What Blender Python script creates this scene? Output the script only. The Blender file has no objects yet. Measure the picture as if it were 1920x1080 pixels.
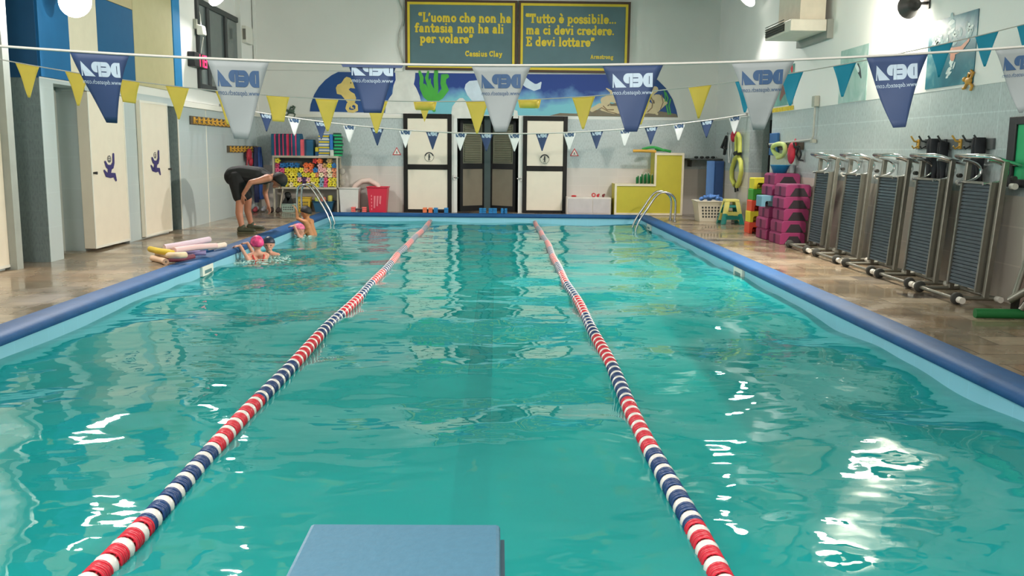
import bpy, bmesh, math, random
import numpy as np
from mathutils import Vector, Matrix

# ------------------------------------------------------------------ scene, camera, light
SC = bpy.context.scene
COL = SC.collection
SC.view_settings.view_transform = 'Standard'
SC.view_settings.look = 'None'
SC.view_settings.exposure = 0.46
SC.view_settings.gamma = 1.0
SC.view_settings.use_curve_mapping = False
SC.cycles.use_denoising = True
SC.cycles.max_bounces = 8
SC.cycles.diffuse_bounces = 4
SC.cycles.glossy_bounces = 4
SC.cycles.transparent_max_bounces = 16
SC.cycles.sample_clamp_indirect = 6.0
SC.cycles.caustics_reflective = False
SC.cycles.caustics_refractive = False

FOC, ROLL, CAM_H, VP = 1700.0, 0.0080, 1.34, (934.0, 282.0)
_Y = Vector((VP[0] - 960, 540 - VP[1], -FOC)).normalized()
_Z = Vector((math.sin(ROLL), math.cos(ROLL), 0)); _Z = (_Z - _Y * _Z.dot(_Y)).normalized()
_X = _Y.cross(_Z)
ROT = Matrix((_X, _Y, _Z))                      # camera space -> world
CAM = Vector((0, 0, CAM_H))
cd = bpy.data.cameras.new('camera'); cam = bpy.data.objects.new('camera', cd); COL.objects.link(cam)
cd.sensor_width = 36.0; cd.lens = FOC / 1920 * 36.0; cd.clip_start = 0.05; cd.clip_end = 100
cam.matrix_world = Matrix.Translation(CAM) @ ROT.to_4x4()
SC.camera = cam

w = bpy.data.worlds.new('world'); SC.world = w; w.use_nodes = True
w.node_tree.nodes['Background'].inputs[0].default_value = (0.6, 0.75, 0.8, 1)
w.node_tree.nodes['Background'].inputs[1].default_value = 0.15

def ray(px, py): return ROT @ Vector((px - 960, 540 - py, -FOC))
def at_z(px, py, z=0.0):
    d = ray(px, py); return CAM + d * ((z - CAM.z) / d.z)
def at_y(px, py, y):
    d = ray(px, py); return CAM + d * (y / d.y)
def at_x(px, py, x):
    d = ray(px, py); return CAM + d * (x / d.x)

# room constants (metres)
XL, XR, YF, YB = -5.2, 4.7, 19.8, -3.0          # left wall, right wall, far wall, wall behind the camera
ZC = 4.85                                        # ceiling
PL, PR, PN, PF = -3.5, 2.98, 2.42, 19.1          # pool inner edges
WZ = -0.16                                       # water level
COPE = 0.25                                      # coping width
def fw(px, py, off=0.0): return at_y(px, py, YF - off)
def lw(px, py, off=0.0): return at_x(px, py, XL + off)
def rw(px, py, off=0.0): return at_x(px, py, XR - off)

# added fill lights under the ceiling, unseen, behind and above the camera
def fill_area(name, loc, sx, sy, power, col=(1.0, 0.95, 0.91)):
    l = bpy.data.lights.new(name, 'AREA'); l.shape = 'RECTANGLE'; l.size = sx; l.size_y = sy
    l.energy = power; l.color = col
    o = bpy.data.objects.new(name, l); COL.objects.link(o); o.location = loc
    return o
FILL_SPOTS = [(-2.6, 1.2), (1.4, 0.2), (-1.6, -1.8)]
for i, (x, y) in enumerate(FILL_SPOTS):
    fill_area('fill_light', (x, y, ZC - 0.16), 1.2, 0.5, 150)

FLOOD_POWER = 280.0

# ------------------------------------------------------------------ materials
def lin(c):
    r = []
    for v in c[:3]:
        v = v / 255.0
        r.append(v / 12.92 if v <= 0.04045 else ((v + 0.055) / 1.055) ** 2.4)
    return (r[0], r[1], r[2], 1.0)
MATS = {}
def mat(name, rgb, rough=0.5, metal=0.0, var=0.06, scale=6.0, stretch=(1, 1, 1), bump=0.0, bscale=None, emit=0.0,
        alpha=1.0, spec=0.5, trans=0.0):
    if name in MATS: return MATS[name]
    m = bpy.data.materials.new(name); m.use_nodes = True
    nt = m.node_tree; b = nt.nodes['Principled BSDF']
    b.inputs['Roughness'].default_value = rough; b.inputs['Metallic'].default_value = metal
    b.inputs['Specular IOR Level'].default_value = spec
    c = lin(rgb)
    tc = nt.nodes.new('ShaderNodeTexCoord'); mp = nt.nodes.new('ShaderNodeMapping')
    mp.inputs['Scale'].default_value = stretch
    nt.links.new(tc.outputs['Object'], mp.inputs['Vector'])
    nz = nt.nodes.new('ShaderNodeTexNoise'); nz.inputs['Scale'].default_value = scale; nz.inputs['Detail'].default_value = 4
    nt.links.new(mp.outputs[0], nz.inputs['Vector'])
    rp = nt.nodes.new('ShaderNodeValToRGB')
    rp.color_ramp.elements[0].position = 0.3; rp.color_ramp.elements[1].position = 0.7
    rp.color_ramp.elements[0].color = tuple(max(0, v * (1 - var)) for v in c[:3]) + (1,)
    rp.color_ramp.elements[1].color = tuple(min(1, v * (1 + var)) for v in c[:3]) + (1,)
    nt.links.new(nz.outputs[0], rp.inputs[0]); nt.links.new(rp.outputs[0], b.inputs['Base Color'])
    if bump:
        bn = nt.nodes.new('ShaderNodeBump'); bn.inputs['Strength'].default_value = bump; bn.inputs['Distance'].default_value = 0.02
        if bscale:
            n2 = nt.nodes.new('ShaderNodeTexNoise'); n2.inputs['Scale'].default_value = bscale
            nt.links.new(mp.outputs[0], n2.inputs['Vector']); nt.links.new(n2.outputs[0], bn.inputs['Height'])
        else: nt.links.new(nz.outputs[0], bn.inputs['Height'])
        nt.links.new(bn.outputs[0], b.inputs['Normal'])
    if emit:
        b.inputs['Emission Color'].default_value = c; b.inputs['Emission Strength'].default_value = emit
    if alpha < 1: b.inputs['Alpha'].default_value = alpha
    if trans: b.inputs['Transmission Weight'].default_value = trans
    MATS[name] = m
    return m

def tile_mat(name, up, low, split=None, bw=0.4, bh=0.2, rough=0.3, streak=True, mortar=0.004, axis='xz', mcol=None):
    """ceramic wall / floor tile: brick joints, vertical relief streaks; colour changes at height `split`"""
    m = bpy.data.materials.new(name); m.use_nodes = True; MATS[name] = m
    nt = m.node_tree; N = nt.nodes.new; L = nt.links.new
    b = nt.nodes['Principled BSDF']; b.inputs['Roughness'].default_value = rough
    tc = N('ShaderNodeTexCoord'); sep = N('ShaderNodeSeparateXYZ'); L(tc.outputs['Object'], sep.inputs[0])
    cmb = N('ShaderNodeCombineXYZ')
    src = {'xz': ('X', 'Z'), 'yz': ('Y', 'Z'), 'xy': ('X', 'Y')}[axis]
    if axis == 'yz' or axis == 'xz':
        ad = N('ShaderNodeMath'); L(sep.outputs['X'], ad.inputs[0]); L(sep.outputs['Y'], ad.inputs[1])
        L(ad.outputs[0], cmb.inputs[0])
    else: L(sep.outputs[src[0]], cmb.inputs[0])
    L(sep.outputs[src[1]], cmb.inputs[1])
    br = N('ShaderNodeTexBrick'); L(cmb.outputs[0], br.inputs['Vector'])
    br.offset = 0.0 if axis != 'xy' else 0.5
    br.inputs['Scale'].default_value = 1.0; br.inputs['Mortar Size'].default_value = mortar
    br.inputs['Brick Width'].default_value = bw; br.inputs['Row Height'].default_value = bh
    br.inputs['Color1'].default_value = (1, 1, 1, 1); br.inputs['Color2'].default_value = (0.97, 0.97, 0.97, 1)
    br.inputs['Mortar'].default_value = mcol or (1.05, 1.05, 1.05, 1)
    base = N('ShaderNodeMix'); base.data_type = 'RGBA'
    base.inputs[6].default_value = lin(low); base.inputs[7].default_value = lin(up)
    if split is not None:
        g = N('ShaderNodeMath'); g.operation = 'GREATER_THAN'; g.inputs[1].default_value = split
        L(sep.outputs['Z'], g.inputs[0]); L(g.outputs[0], base.inputs[0])
    else: base.inputs[0].default_value = 1.0
    mul = N('ShaderNodeMix'); mul.data_type = 'RGBA'; mul.blend_type = 'MULTIPLY'; mul.inputs[0].default_value = 1.0
    L(base.outputs[2], mul.inputs[6]); L(br.outputs[0], mul.inputs[7])
    last = mul.outputs[2]
    if streak:
        mp = N('ShaderNodeMapping'); mp.inputs['Scale'].default_value = (62, 17, 1); L(cmb.outputs[0], mp.inputs[0])
        nz = N('ShaderNodeTexNoise'); nz.inputs['Scale'].default_value = 1.0; nz.inputs['Detail'].default_value = 2; L(mp.outputs[0], nz.inputs[0])
        rp = N('ShaderNodeValToRGB'); rp.color_ramp.elements[0].position = 0.35; rp.color_ramp.elements[1].position = 0.55
        rp.color_ramp.elements[0].color = (0.80, 0.81, 0.81, 1); rp.color_ramp.elements[1].color = (1, 1, 1, 1)
        L(nz.outputs[0], rp.inputs[0])
        mu2 = N('ShaderNodeMix'); mu2.data_type = 'RGBA'; mu2.blend_type = 'MULTIPLY'
        L(last, mu2.inputs[6]); L(rp.outputs[0], mu2.inputs[7])
        if split is not None: 
            g2 = N('ShaderNodeMath'); g2.operation = 'MULTIPLY'; g2.inputs[1].default_value = 0.9
            L(g.outputs[0], g2.inputs[0]); L(g2.outputs[0], mu2.inputs[0])
        else: mu2.inputs[0].default_value = 0.9
        last = mu2.outputs[2]
    L(last, b.inputs['Base Color'])
    return m

# ------------------------------------------------------------------ mesh builder
ORG = {}
class MB:
    def __init__(s): s.v = []; s.f = []; s.mi = []; s.sm = []
    def add(s, vs, fs, mi=0, sm=False):
        o = len(s.v); s.v += [tuple(v) for v in vs]
        for f in fs: s.f.append(tuple(i + o for i in f)); s.mi.append(mi); s.sm.append(sm)
        return s
    def box(s, a, b, mi=0, R=None, c=None):
        (x0, y0, z0), (x1, y1, z1) = a, b
        x0, x1 = min(x0, x1), max(x0, x1); y0, y1 = min(y0, y1), max(y0, y1); z0, z1 = min(z0, z1), max(z0, z1)
        vs = [Vector(p) for p in ((x0,y0,z0),(x1,y0,z0),(x1,y1,z0),(x0,y1,z0),(x0,y0,z1),(x1,y0,z1),(x1,y1,z1),(x0,y1,z1))]
        if R is not None:
            c = Vector(c) if c is not None else sum(vs, Vector()) / 8
            vs = [c + R @ (v - c) for v in vs]
        return s.add(vs, [(0,3,2,1),(4,5,6,7),(0,1,5,4),(1,2,6,5),(2,3,7,6),(3,0,4,7)], mi)
    def cbox(s, c, d, mi=0, R=None):
        c = Vector(c); h = Vector(d) / 2
        return s.box(c - h, c + h, mi, R, c)
    def hexa(s, pts, mi=0):      # 8 corners: bottom 4, top 4
        return s.add(pts, [(0,3,2,1),(4,5,6,7),(0,1,5,4),(1,2,6,5),(2,3,7,6),(3,0,4,7)], mi)
    def tube(s, pts, r, n=8, mi=0, closed=False, caps=True):
        pts = [Vector(p) for p in pts]; k = len(pts)
        rs = r if isinstance(r, (list, tuple)) else [r] * k
        rings = []; up = None
        for i, p in enumerate(pts):
            if closed: t = pts[(i + 1) % k] - pts[i - 1]
            else: t = pts[min(i + 1, k - 1)] - pts[max(i - 1, 0)]
            if t.length < 1e-9: t = Vector((0, 0, 1))
            t.normalize()
            if up is None:
                up = Vector((0, 0, 1)) if abs(t.z) < 0.9 else Vector((1, 0, 0))
            a = (up - t * up.dot(t))
            if a.length < 1e-6: a = t.orthogonal()
            a.normalize(); up = a; bb = t.cross(a)
            rings.append([p + (a * math.cos(2*math.pi*j/n) + bb * math.sin(2*math.pi*j/n)) * rs[i] for j in range(n)])
        vs = [v for r_ in rings for v in r_]; fs = []
        for i in range(k if closed else k - 1):
            i2 = (i + 1) % k
            for j in range(n): fs.append((i*n+j, i*n+(j+1)%n, i2*n+(j+1)%n, i2*n+j))
        s.add(vs, fs, mi, True)
        if not closed and caps:
            s.add(rings[0], [tuple(range(n))[::-1]], mi); s.add(rings[-1], [tuple(range(n))], mi)
        return s
    def lathe(s, prof, n=16, c=(0,0,0), axis='z', mi=0, sm=True):   # prof: list (r, h)
        c = Vector(c); vs = []; fs = []
        for (r, h) in prof:
            for j in range(n):
                a = 2*math.pi*j/n; x, y = r*math.cos(a), r*math.sin(a)
                vs.append(c + Vector({'z': (x, y, h), 'y': (x, h, y), 'x': (h, x, y)}[axis]))
        for i in range(len(prof) - 1):
            for j in range(n): fs.append((i*n+j, i*n+(j+1)%n, (i+1)*n+(j+1)%n, (i+1)*n+j))
        return s.add(vs, fs, mi, sm)
    def ball(s, c, r, n=12, m=8, mi=0, R=None):
        r = Vector(r) if not isinstance(r, (int, float)) else Vector((r, r, r)); c = Vector(c)
        vs = []; fs = []
        for i in range(m + 1):
            t = math.pi * i / m
            for j in range(n):
                a = 2*math.pi*j/n
                v = Vector((r.x*math.sin(t)*math.cos(a), r.y*math.sin(t)*math.sin(a), r.z*math.cos(t)))
                vs.append(c + (R @ v if R is not None else v))
        for i in range(m):
            for j in range(n): fs.append((i*n+j, (i+1)*n+j, (i+1)*n+(j+1)%n, i*n+(j+1)%n))
        return s.add(vs, fs, mi, True)
    def cap(s, a, b, ra, rb=None, n=12):   # tapered capsule
        rb = ra if rb is None else rb; a = Vector(a); b = Vector(b); t = b - a
        if t.length < 1e-6: return s.ball(a, ra, n)
        t.normalize(); u = t.orthogonal().normalized(); w_ = t.cross(u); k = 4
        prof = [(ra*math.sin(math.pi/2*i/k), -ra*math.cos(math.pi/2*i/k), a) for i in range(k+1)] + \
               [(rb*math.cos(math.pi/2*i/k), rb*math.sin(math.pi/2*i/k), b) for i in range(k+1)]
        vs = [o + t*h + (u*math.cos(2*math.pi*j/n) + w_*math.sin(2*math.pi*j/n))*max(r, 1e-5) for (r, h, o) in prof for j in range(n)]
        fs = [(i*n+j, i*n+(j+1)%n, (i+1)*n+(j+1)%n, (i+1)*n+j) for i in range(len(prof)-1) for j in range(n)]
        fs += [tuple(range(n))[::-1], tuple((len(prof)-1)*n + j for j in range(n))]
        return s.add(vs, fs, 0, True)
    def chain(s, pts, rs, n=12):
        for i in range(len(pts) - 1): s.cap(pts[i], pts[i+1], rs[i], rs[i+1], n)
        return s
    def prism(s, poly, fn, d0, d1, mi=0):   # poly: 2D outline; fn(u, v, d) -> point
        k = len(poly)
        vs = [fn(u, v, d0) for u, v in poly] + [fn(u, v, d1) for u, v in poly]
        fs = [tuple(range(k)), tuple(range(k, 2*k))[::-1]] + [(i, k+i, k+(i+1)%k, (i+1)%k) for i in range(k)]
        return s.add(vs, fs, mi)
    def build(s, name, m, parent=None, bevel=0.0, recalc=True):
        me = bpy.data.meshes.new(name)
        o = bpy.data.objects.new(name, me); COL.objects.link(o)
        org = ORG.get(parent.name, Vector()) if parent else Vector()
        me.from_pydata([(x - org.x, y - org.y, z - org.z) for x, y, z in s.v], [], s.f)
        for mm in (m if isinstance(m, (list, tuple)) else [m]): me.materials.append(mm)
        me.polygons.foreach_set('material_index', s.mi); me.polygons.foreach_set('use_smooth', s.sm)
        me.validate(); me.update()
        if recalc:
            bm = bmesh.new(); bm.from_mesh(me); bmesh.ops.recalc_face_normals(bm, faces=bm.faces); bm.to_mesh(me); bm.free()
        if parent: o.parent = parent
        ORG[o.name] = org
        if bevel:
            md = o.modifiers.new('bevel', 'BEVEL'); md.width = bevel; md.segments = 2; md.limit_method = 'ANGLE'; md.angle_limit = 0.7
        return o

def tag(o, label=None, cat=None, group=None, kind=None):
    if label: o['label'] = label
    if cat: o['category'] = cat
    if group: o['group'] = group
    if kind: o['kind'] = kind
    return o
def thing(name, label, cat, loc=(0, 0, 0), group=None, kind=None):
    o = bpy.data.objects.new(name, None); COL.objects.link(o); o.location = loc; o.empty_display_size = 0.1
    ORG[o.name] = Vector(loc); tag(o, label, cat, group, kind); return o
def solo(mb, name, m, label, cat, group=None, bevel=0.0, loc=None):
    """a thing that is one mesh; origin moved to loc (or its base)"""
    vs = np.array(mb.v); c = Vector(loc) if loc is not None else Vector(((vs[:,0].min()+vs[:,0].max())/2, (vs[:,1].min()+vs[:,1].max())/2, vs[:,2].min()))
    mb.v = [(x-c.x, y-c.y, z-c.z) for x, y, z in mb.v]
    o = mb.build(name, m, None, bevel); o.location = c; ORG[o.name] = c
    return tag(o, label, cat, group)
def struct(mb, name, m, label=None, bevel=0.0, parent=None):
    o = mb.build(name, m, parent, bevel)
    if parent is None: tag(o, label, None, None, 'structure')
    return o
KIDS = {}
def dup(root, loc, rotz=None, label=None, group=None):
    r = root.copy(); COL.objects.link(r); r.location = loc
    if rotz is not None: r.rotation_euler = (r.rotation_euler[0], r.rotation_euler[1], rotz)
    if label: r['label'] = label
    if group: r['group'] = group
    for ch in [o for o in COL.objects if o.parent == root]:
        c = ch.copy(); COL.objects.link(c); c.parent = r
        for g in [o for o in COL.objects if o.parent == ch]:
            d = g.copy(); COL.objects.link(d); d.parent = c
    return r
rnd = random.Random(7)
ORD = ['first','second','third','fourth','fifth','sixth','seventh','eighth','ninth','tenth','eleventh','twelfth','thirteenth',
       'fourteenth','fifteenth','sixteenth','seventeenth','eighteenth','nineteenth','twentieth','twenty-first']

# palette
WHITE = mat('white_paint', (226, 224, 214), 0.6, var=0.03, scale=1.5)
WHITEW = mat('white_wall_plaster', (230, 230, 226), 0.75, var=0.03, scale=1.0, bump=0.05, bscale=30)
CEIL = mat('ceiling_paint', (168, 176, 166), 0.8, var=0.04, scale=2)
BLACK = mat('black_plastic', (22, 23, 26), 0.45)
DARKG = mat('dark_grey_metal', (48, 52, 54), 0.45)
CHROME = mat('polished_steel', (215, 215, 215), 0.15, 1.0, var=0.03)
STEEL = mat('brushed_steel', (160, 160, 155), 0.32, 0.9, var=0.08, scale=20)
CREAM = mat('cream_door_laminate', (236, 226, 208), 0.35, var=0.02)
TILE_F = tile_mat('tile_far', (188, 198, 199), (208, 201, 195), split=0.98, axis='xz')
TILE_S = tile_mat('tile_side', (188, 198, 198), (214, 206, 194), split=0.98, axis='yz', bh=.35, bw=.7, mcol=(1.16, 1.16, 1.16, 1), mortar=.007)
TILE_L = tile_mat('tile_left_plain', (188, 200, 202), (188, 200, 202), split=None, axis='yz', streak=False, bw=0.6, bh=0.4)
TILE_D = tile_mat('tile_cubicle_teal', (142, 158, 158), (142, 158, 158), split=None, axis='xz', bw=0.4, bh=0.2)

# ------------------------------------------------------------------ deck floor
def deck_mat():
    m = bpy.data.materials.new('wet_slate_tiles'); m.use_nodes = True
    nt = m.node_tree; N = nt.nodes.new; L = nt.links.new; b = nt.nodes['Principled BSDF']
    tc = N('ShaderNodeTexCoord')
    br = N('ShaderNodeTexBrick'); br.inputs['Scale'].default_value = 1.0; br.inputs['Brick Width'].default_value = 0.6
    br.inputs['Row Height'].default_value = 0.3; br.inputs['Mortar Size'].default_value = 0.006; br.offset = 0.5
    br.inputs['Color1'].default_value = (0, 0, 0, 1); br.inputs['Color2'].default_value = (1, 1, 1, 1); br.inputs['Mortar'].default_value = (0.25, 0.25, 0.25, 1)
    L(tc.outputs['Object'], br.inputs['Vector'])
    rp = N('ShaderNodeValToRGB'); e = rp.color_ramp.elements
    e[0].position = 0.0; e[0].color = lin((70, 64, 60)); e[1].position = 1.0; e[1].color = lin((160, 146, 126))
    x = e.new(0.12); x.color = lin((124, 112, 96)); x = e.new(0.55); x.color = lin((144, 128, 106)); x = e.new(0.8); x.color = lin((134, 114, 92))
    L(br.outputs[0], rp.inputs[0])
    nz = N('ShaderNodeTexNoise'); nz.inputs['Scale'].default_value = 3.0; nz.inputs['Detail'].default_value = 6; L(tc.outputs['Object'], nz.inputs[0])
    r2 = N('ShaderNodeValToRGB'); r2.color_ramp.elements[0].color = (0.78, 0.78, 0.78, 1); r2.color_ramp.elements[1].color = (1.15, 1.12, 1.08, 1)
    r2.color_ramp.elements[0].position = 0.3; r2.color_ramp.elements[1].position = 0.7
    L(nz.outputs[0], r2.inputs[0])
    mu = N('ShaderNodeMix'); mu.data_type = 'RGBA'; mu.blend_type = 'MULTIPLY'; mu.inputs[0].default_value = 1
    L(rp.outputs[0], mu.inputs[6]); L(r2.outputs[0], mu.inputs[7])
    jm = N('ShaderNodeMix'); jm.data_type = 'RGBA'; jm.inputs[7].default_value = lin((72, 64, 56)); L(mu.outputs[2], jm.inputs[6])
    jf = N('ShaderNodeMath'); jf.operation = 'MULTIPLY'; jf.inputs[1].default_value = .7; L(br.outputs['Fac'], jf.inputs[0]); L(jf.outputs[0], jm.inputs[0]); L(jm.outputs[2], b.inputs['Base Color'])
    r3 = N('ShaderNodeValToRGB'); r3.color_ramp.elements[0].color = (0.08, 0.08, 0.08, 1); r3.color_ramp.elements[1].color = (0.42, 0.42, 0.42, 1)
    r3.color_ramp.elements[0].position = 0.4; r3.color_ramp.elements[1].position = 0.65
    n2 = N('ShaderNodeTexNoise'); n2.inputs['Scale'].default_value = 1.3; n2.inputs['Detail'].default_value = 5; L(tc.outputs['Object'], n2.inputs[0])
    L(n2.outputs[0], r3.inputs[0]); L(r3.outputs[0], b.inputs['Roughness'])
    bn = N('ShaderNodeBump'); bn.inputs['Strength'].default_value = 0.12; bn.inputs['Distance'].default_value = 0.01
    n3 = N('ShaderNodeTexNoise'); n3.inputs['Scale'].default_value = 9; L(tc.outputs['Object'], n3.inputs[0])
    L(n3.outputs[0], bn.inputs['Height']); L(bn.outputs[0], b.inputs['Normal'])
    return m
DECK = deck_mat()
XLo, XRo = XL - 1.5, XR + 2.2
mb = MB()
mb.box((XLo, YB, -0.12), (PL - COPE, YF + 1.6, 0)); mb.box((PR + COPE, YB, -0.12), (XRo, YF + 1.6, 0))
mb.box((PL - COPE, PF + COPE, -0.12), (PR + COPE, YF + 1.6, 0)); mb.box((PL - COPE, YB, -0.12), (PR + COPE, PN - COPE, 0))
struct(mb, 'floor', DECK, 'wet brown slate tile pool deck')

# pool basin
BASIN = tile_mat('pool_lining', (142, 206, 228), (142, 206, 228), split=None, bw=0.25, bh=0.25, rough=0.35, streak=False, axis='yz')
BFLOOR = tile_mat('pool_floor_lining', (120, 205, 200), (120, 205, 200), split=None, bw=0.25, bh=0.25, rough=0.5, streak=False, axis='xy')
LINE = mat('lane_line_dark', (14, 34, 56), 0.5, var=0.1)
ZN, ZF = -1.45, -0.95
T = 0.14
mb = MB()
mb.hexa([(PL-T, PN-T, ZN-.3), (PL, PN-T, ZN-.3), (PL, PF+T, ZN-.3), (PL-T, PF+T, ZN-.3), (PL-T, PN-T, -0.06), (PL, PN-T, -0.06), (PL, PF+T, -0.06), (PL-T, PF+T, -0.06)])
mb.hexa([(PR, PN-T, ZN-.3), (PR+T, PN-T, ZN-.3), (PR+T, PF+T, ZN-.3), (PR, PF+T, ZN-.3), (PR, PN-T, -0.06), (PR+T, PN-T, -0.06), (PR+T, PF+T, -0.06), (PR, PF+T, -0.06)])
mb.box((PL, PF, ZN-.3), (PR, PF+T, -0.06)); mb.box((PL, PN-T, ZN-.3), (PR, PN, -0.06))
basin = struct(mb, 'pool_basin', BASIN, 'light blue pool lining')
mb = MB(); mb.hexa([(PL, PN, ZN-.1), (PR, PN, ZN-.1), (PR, PF, ZF-.1), (PL, PF, ZF-.1), (PL, PN, ZN), (PR, PN, ZN), (PR, PF, ZF), (PL, PF, ZF)])
struct(mb, 'pool_bottom', BFLOOR, parent=basin)
# narrow ledge along the long walls just under the water, and the dark lane line on the bottom
mb = MB(); mb.box((PL, PN, -0.62), (PL + 0.14, PF, -0.55)); mb.box((PR - 0.14, PN, -0.62), (PR, PF, -0.55))
struct(mb, 'wall_ledge', BASIN, parent=basin)
mb = MB()
for cx in (-0.19,):
    def zz(y): return ZN + (ZF - ZN) * (y - PN) / (PF - PN)
    y0, y1 = 3.6, 15.6
    mb.hexa([(cx-.14, y0, zz(y0)-.01), (cx+.14, y0, zz(y0)-.01), (cx+.14, y1, zz(y1)-.01), (cx-.14, y1, zz(y1)-.01),
             (cx-.14, y0, zz(y0)+.006), (cx+.14, y0, zz(y0)+.006), (cx+.14, y1, zz(y1)+.006), (cx-.14, y1, zz(y1)+.006)])
struct(mb, 'lane_line', LINE, parent=basin)

# blue coping: a rounded lip running all round the pool
COPING = mat('blue_coping', (27, 80, 132), 0.6, spec=0.3, var=0.12, scale=5, bump=0.08, bscale=40)
prof = [(0.0, -0.062), (-0.02, -0.055), (-0.026, -0.03), (-0.018, -0.006), (0.01, 0.012), (0.06, 0.02), (0.16, 0.016), (COPE, 0.004), (COPE, -0.10)]
fine = []
for i in range(len(prof) - 2):      # round the lip off: Catmull-Rom through the profile
    p0, p1, p2, p3 = prof[max(i-1, 0)], prof[i], prof[i+1], prof[min(i+2, len(prof)-2)]
    for q in range(5):
        u = q/5; fine.append(tuple(.5*(2*p1[c] + (p2[c]-p0[c])*u + (2*p0[c]-5*p1[c]+4*p2[c]-p3[c])*u*u + (3*p1[c]-p0[c]-3*p2[c]+p3[c])*u**3) for c in (0, 1)))
prof = fine + prof[-2:]
mb = MB(); k = len(prof); vs = []
for (sx, sy) in ((-1, -1), (1, -1), (1, 1), (-1, 1)):
    for (d, h) in prof:
        vs.append(((PL - d) if sx < 0 else (PR + d), (PN - d) if sy < 0 else (PF + d), h))
fs = []
for c in range(4):
    c2 = (c + 1) % 4
    for i in range(k): fs.append((c*k+i, c*k+(i+1)%k, c2*k+(i+1)%k, c2*k+i))
mb.add(vs, fs, 0, False)
struct(mb, 'trim_1', COPING, 'blue rounded coping around the pool')

# water: a real rippled surface
def water_mat():
    m = bpy.data.materials.new('pool_water'); m.use_nodes = True
    nt = m.node_tree; nt.nodes.clear(); N = nt.nodes.new; L = nt.links.new
    out = N('ShaderNodeOutputMaterial'); tc = N('ShaderNodeTexCoord')
    mp = N('ShaderNodeMapping'); mp.inputs['Scale'].default_value = (2.2, 3.2, 1); L(tc.outputs['Object'], mp.inputs[0])
    nz = N('ShaderNodeTexNoise'); nz.inputs['Scale'].default_value = 1.6; nz.inputs['Detail'].default_value = 1.5; nz.inputs['Roughness'].default_value = 0.4
    L(mp.outputs[0], nz.inputs[0])
    bn = N('ShaderNodeBump'); bn.inputs['Strength'].default_value = 0.5; bn.inputs['Distance'].default_value = 0.02
    L(nz.outputs[0], bn.inputs['Height'])
    fr = N('ShaderNodeFresnel'); fr.inputs['IOR'].default_value = 1.33; L(bn.outputs[0], fr.inputs['Normal'])
    gl = N('ShaderNodeBsdfGlossy'); gl.inputs['Roughness'].default_value = 0.015; gl.inputs['Color'].default_value = (0.95, 1, 0.98, 1); L(bn.outputs[0], gl.inputs['Normal'])
    tr = N('ShaderNodeBsdfTransparent'); tr.inputs['Color'].default_value = (0.25, 0.88, 0.88, 1)
    df = N('ShaderNodeBsdfDiffuse'); df.inputs['Color'].default_value = lin((40, 176, 174))
    mx = N('ShaderNodeMixShader'); mx.inputs[0].default_value = 0.55; L(tr.outputs[0], mx.inputs[1]); L(df.outputs[0], mx.inputs[2])
    m2 = N('ShaderNodeMixShader'); L(fr.outputs[0], m2.inputs[0]); L(mx.outputs[0], m2.inputs[1]); L(gl.outputs[0], m2.inputs[2])
    L(m2.outputs[0], out.inputs[0])
    return m
WATER = water_mat()
nx, ny = 150, 380
xs = np.linspace(PL, PR, nx); ys = np.linspace(PN, PF, ny); X, Y = np.meshgrid(xs, ys)
rs = np.random.RandomState(4); H = np.zeros_like(X)
for i in range(34):
    lam = rs.uniform(0.35, 2.2); th = rs.normal(math.pi/2, 0.75); kx, ky = math.cos(th)*2*math.pi/lam, math.sin(th)*2*math.pi/lam
    H += 0.0021 * lam**1.15 * np.sin(kx*X + ky*Y + rs.uniform(0, 6.28))
mb = MB(); mb.v = [(float(a), float(b), float(c)) for a, b, c in zip(X.ravel(), Y.ravel(), (WZ + H).ravel())]
mb.f = [(j*nx+i, j*nx+i+1, (j+1)*nx+i+1, (j+1)*nx+i) for j in range(ny-1) for i in range(nx-1)]
mb.mi = [0]*len(mb.f); mb.sm = [True]*len(mb.f)
tag(mb.build('pool_water', WATER, recalc=False), 'rippled turquoise water filling the pool', 'water', None, 'stuff')

# ------------------------------------------------------------------ walls and ceiling
mb = MB(); mb.box((XLo, YB, ZC), (XRo, YF + 1.6, ZC + 0.15)); struct(mb, 'ceiling', CEIL)
mb = MB(); mb.box((XLo, YB - .15, -0.1), (XRo, YB, ZC)); struct(mb, 'wall_back', WHITEW)

ZT = 2.02                                         # top of the wall tiling
# far wall: tiled band with the recess between the two doors, white plaster above
ra, rb_ = fw(857, 300).x, fw(972, 300).x           # recess edges
rz = fw(914, 217).z
wl = fw(845, 300).x; wr = fw(982, 300).x
mb = MB()
mb.box((XLo, YF, -0.1), (ra, YF + 0.2, ZT)); mb.box((rb_, YF, -0.1), (XRo, YF + 0.2, ZT))
far = struct(mb, 'wall_far', TILE_F, 'far wall, tiled below and white above')
mb = MB(); mb.box((XLo, YF - 0.004, ZT), (ra, YF + 0.2, ZC)); mb.box((rb_, YF - 0.004, ZT), (XRo, YF + 0.2, ZC)); mb.box((ra, YF - 0.004, rz), (rb_, YF + 0.2, ZC))
mb.box((wl, YF - 0.012, 0), (ra, YF, ZT + .04)); mb.box((rb_, YF - 0.012, 0), (wr, YF, ZT + .04))
struct(mb, 'plaster', WHITEW, parent=far)
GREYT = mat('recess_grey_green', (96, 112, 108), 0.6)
mb = MB()
vy = YF + 0.95
mb.box((ra - .1, YF + .2, -.1), (ra, vy + .1, ZT + .4)); mb.box((rb_, YF + .2, -.1), (rb_ + .1, vy + .1, ZT + .4))
mb.box((ra, vy, -.1), (rb_, vy + .1, ZT + .4)); mb.box((ra, YF + .2, rz), (rb_, vy, rz + .1))
struct(mb, 'recess_lining', GREYT, parent=far)

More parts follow.
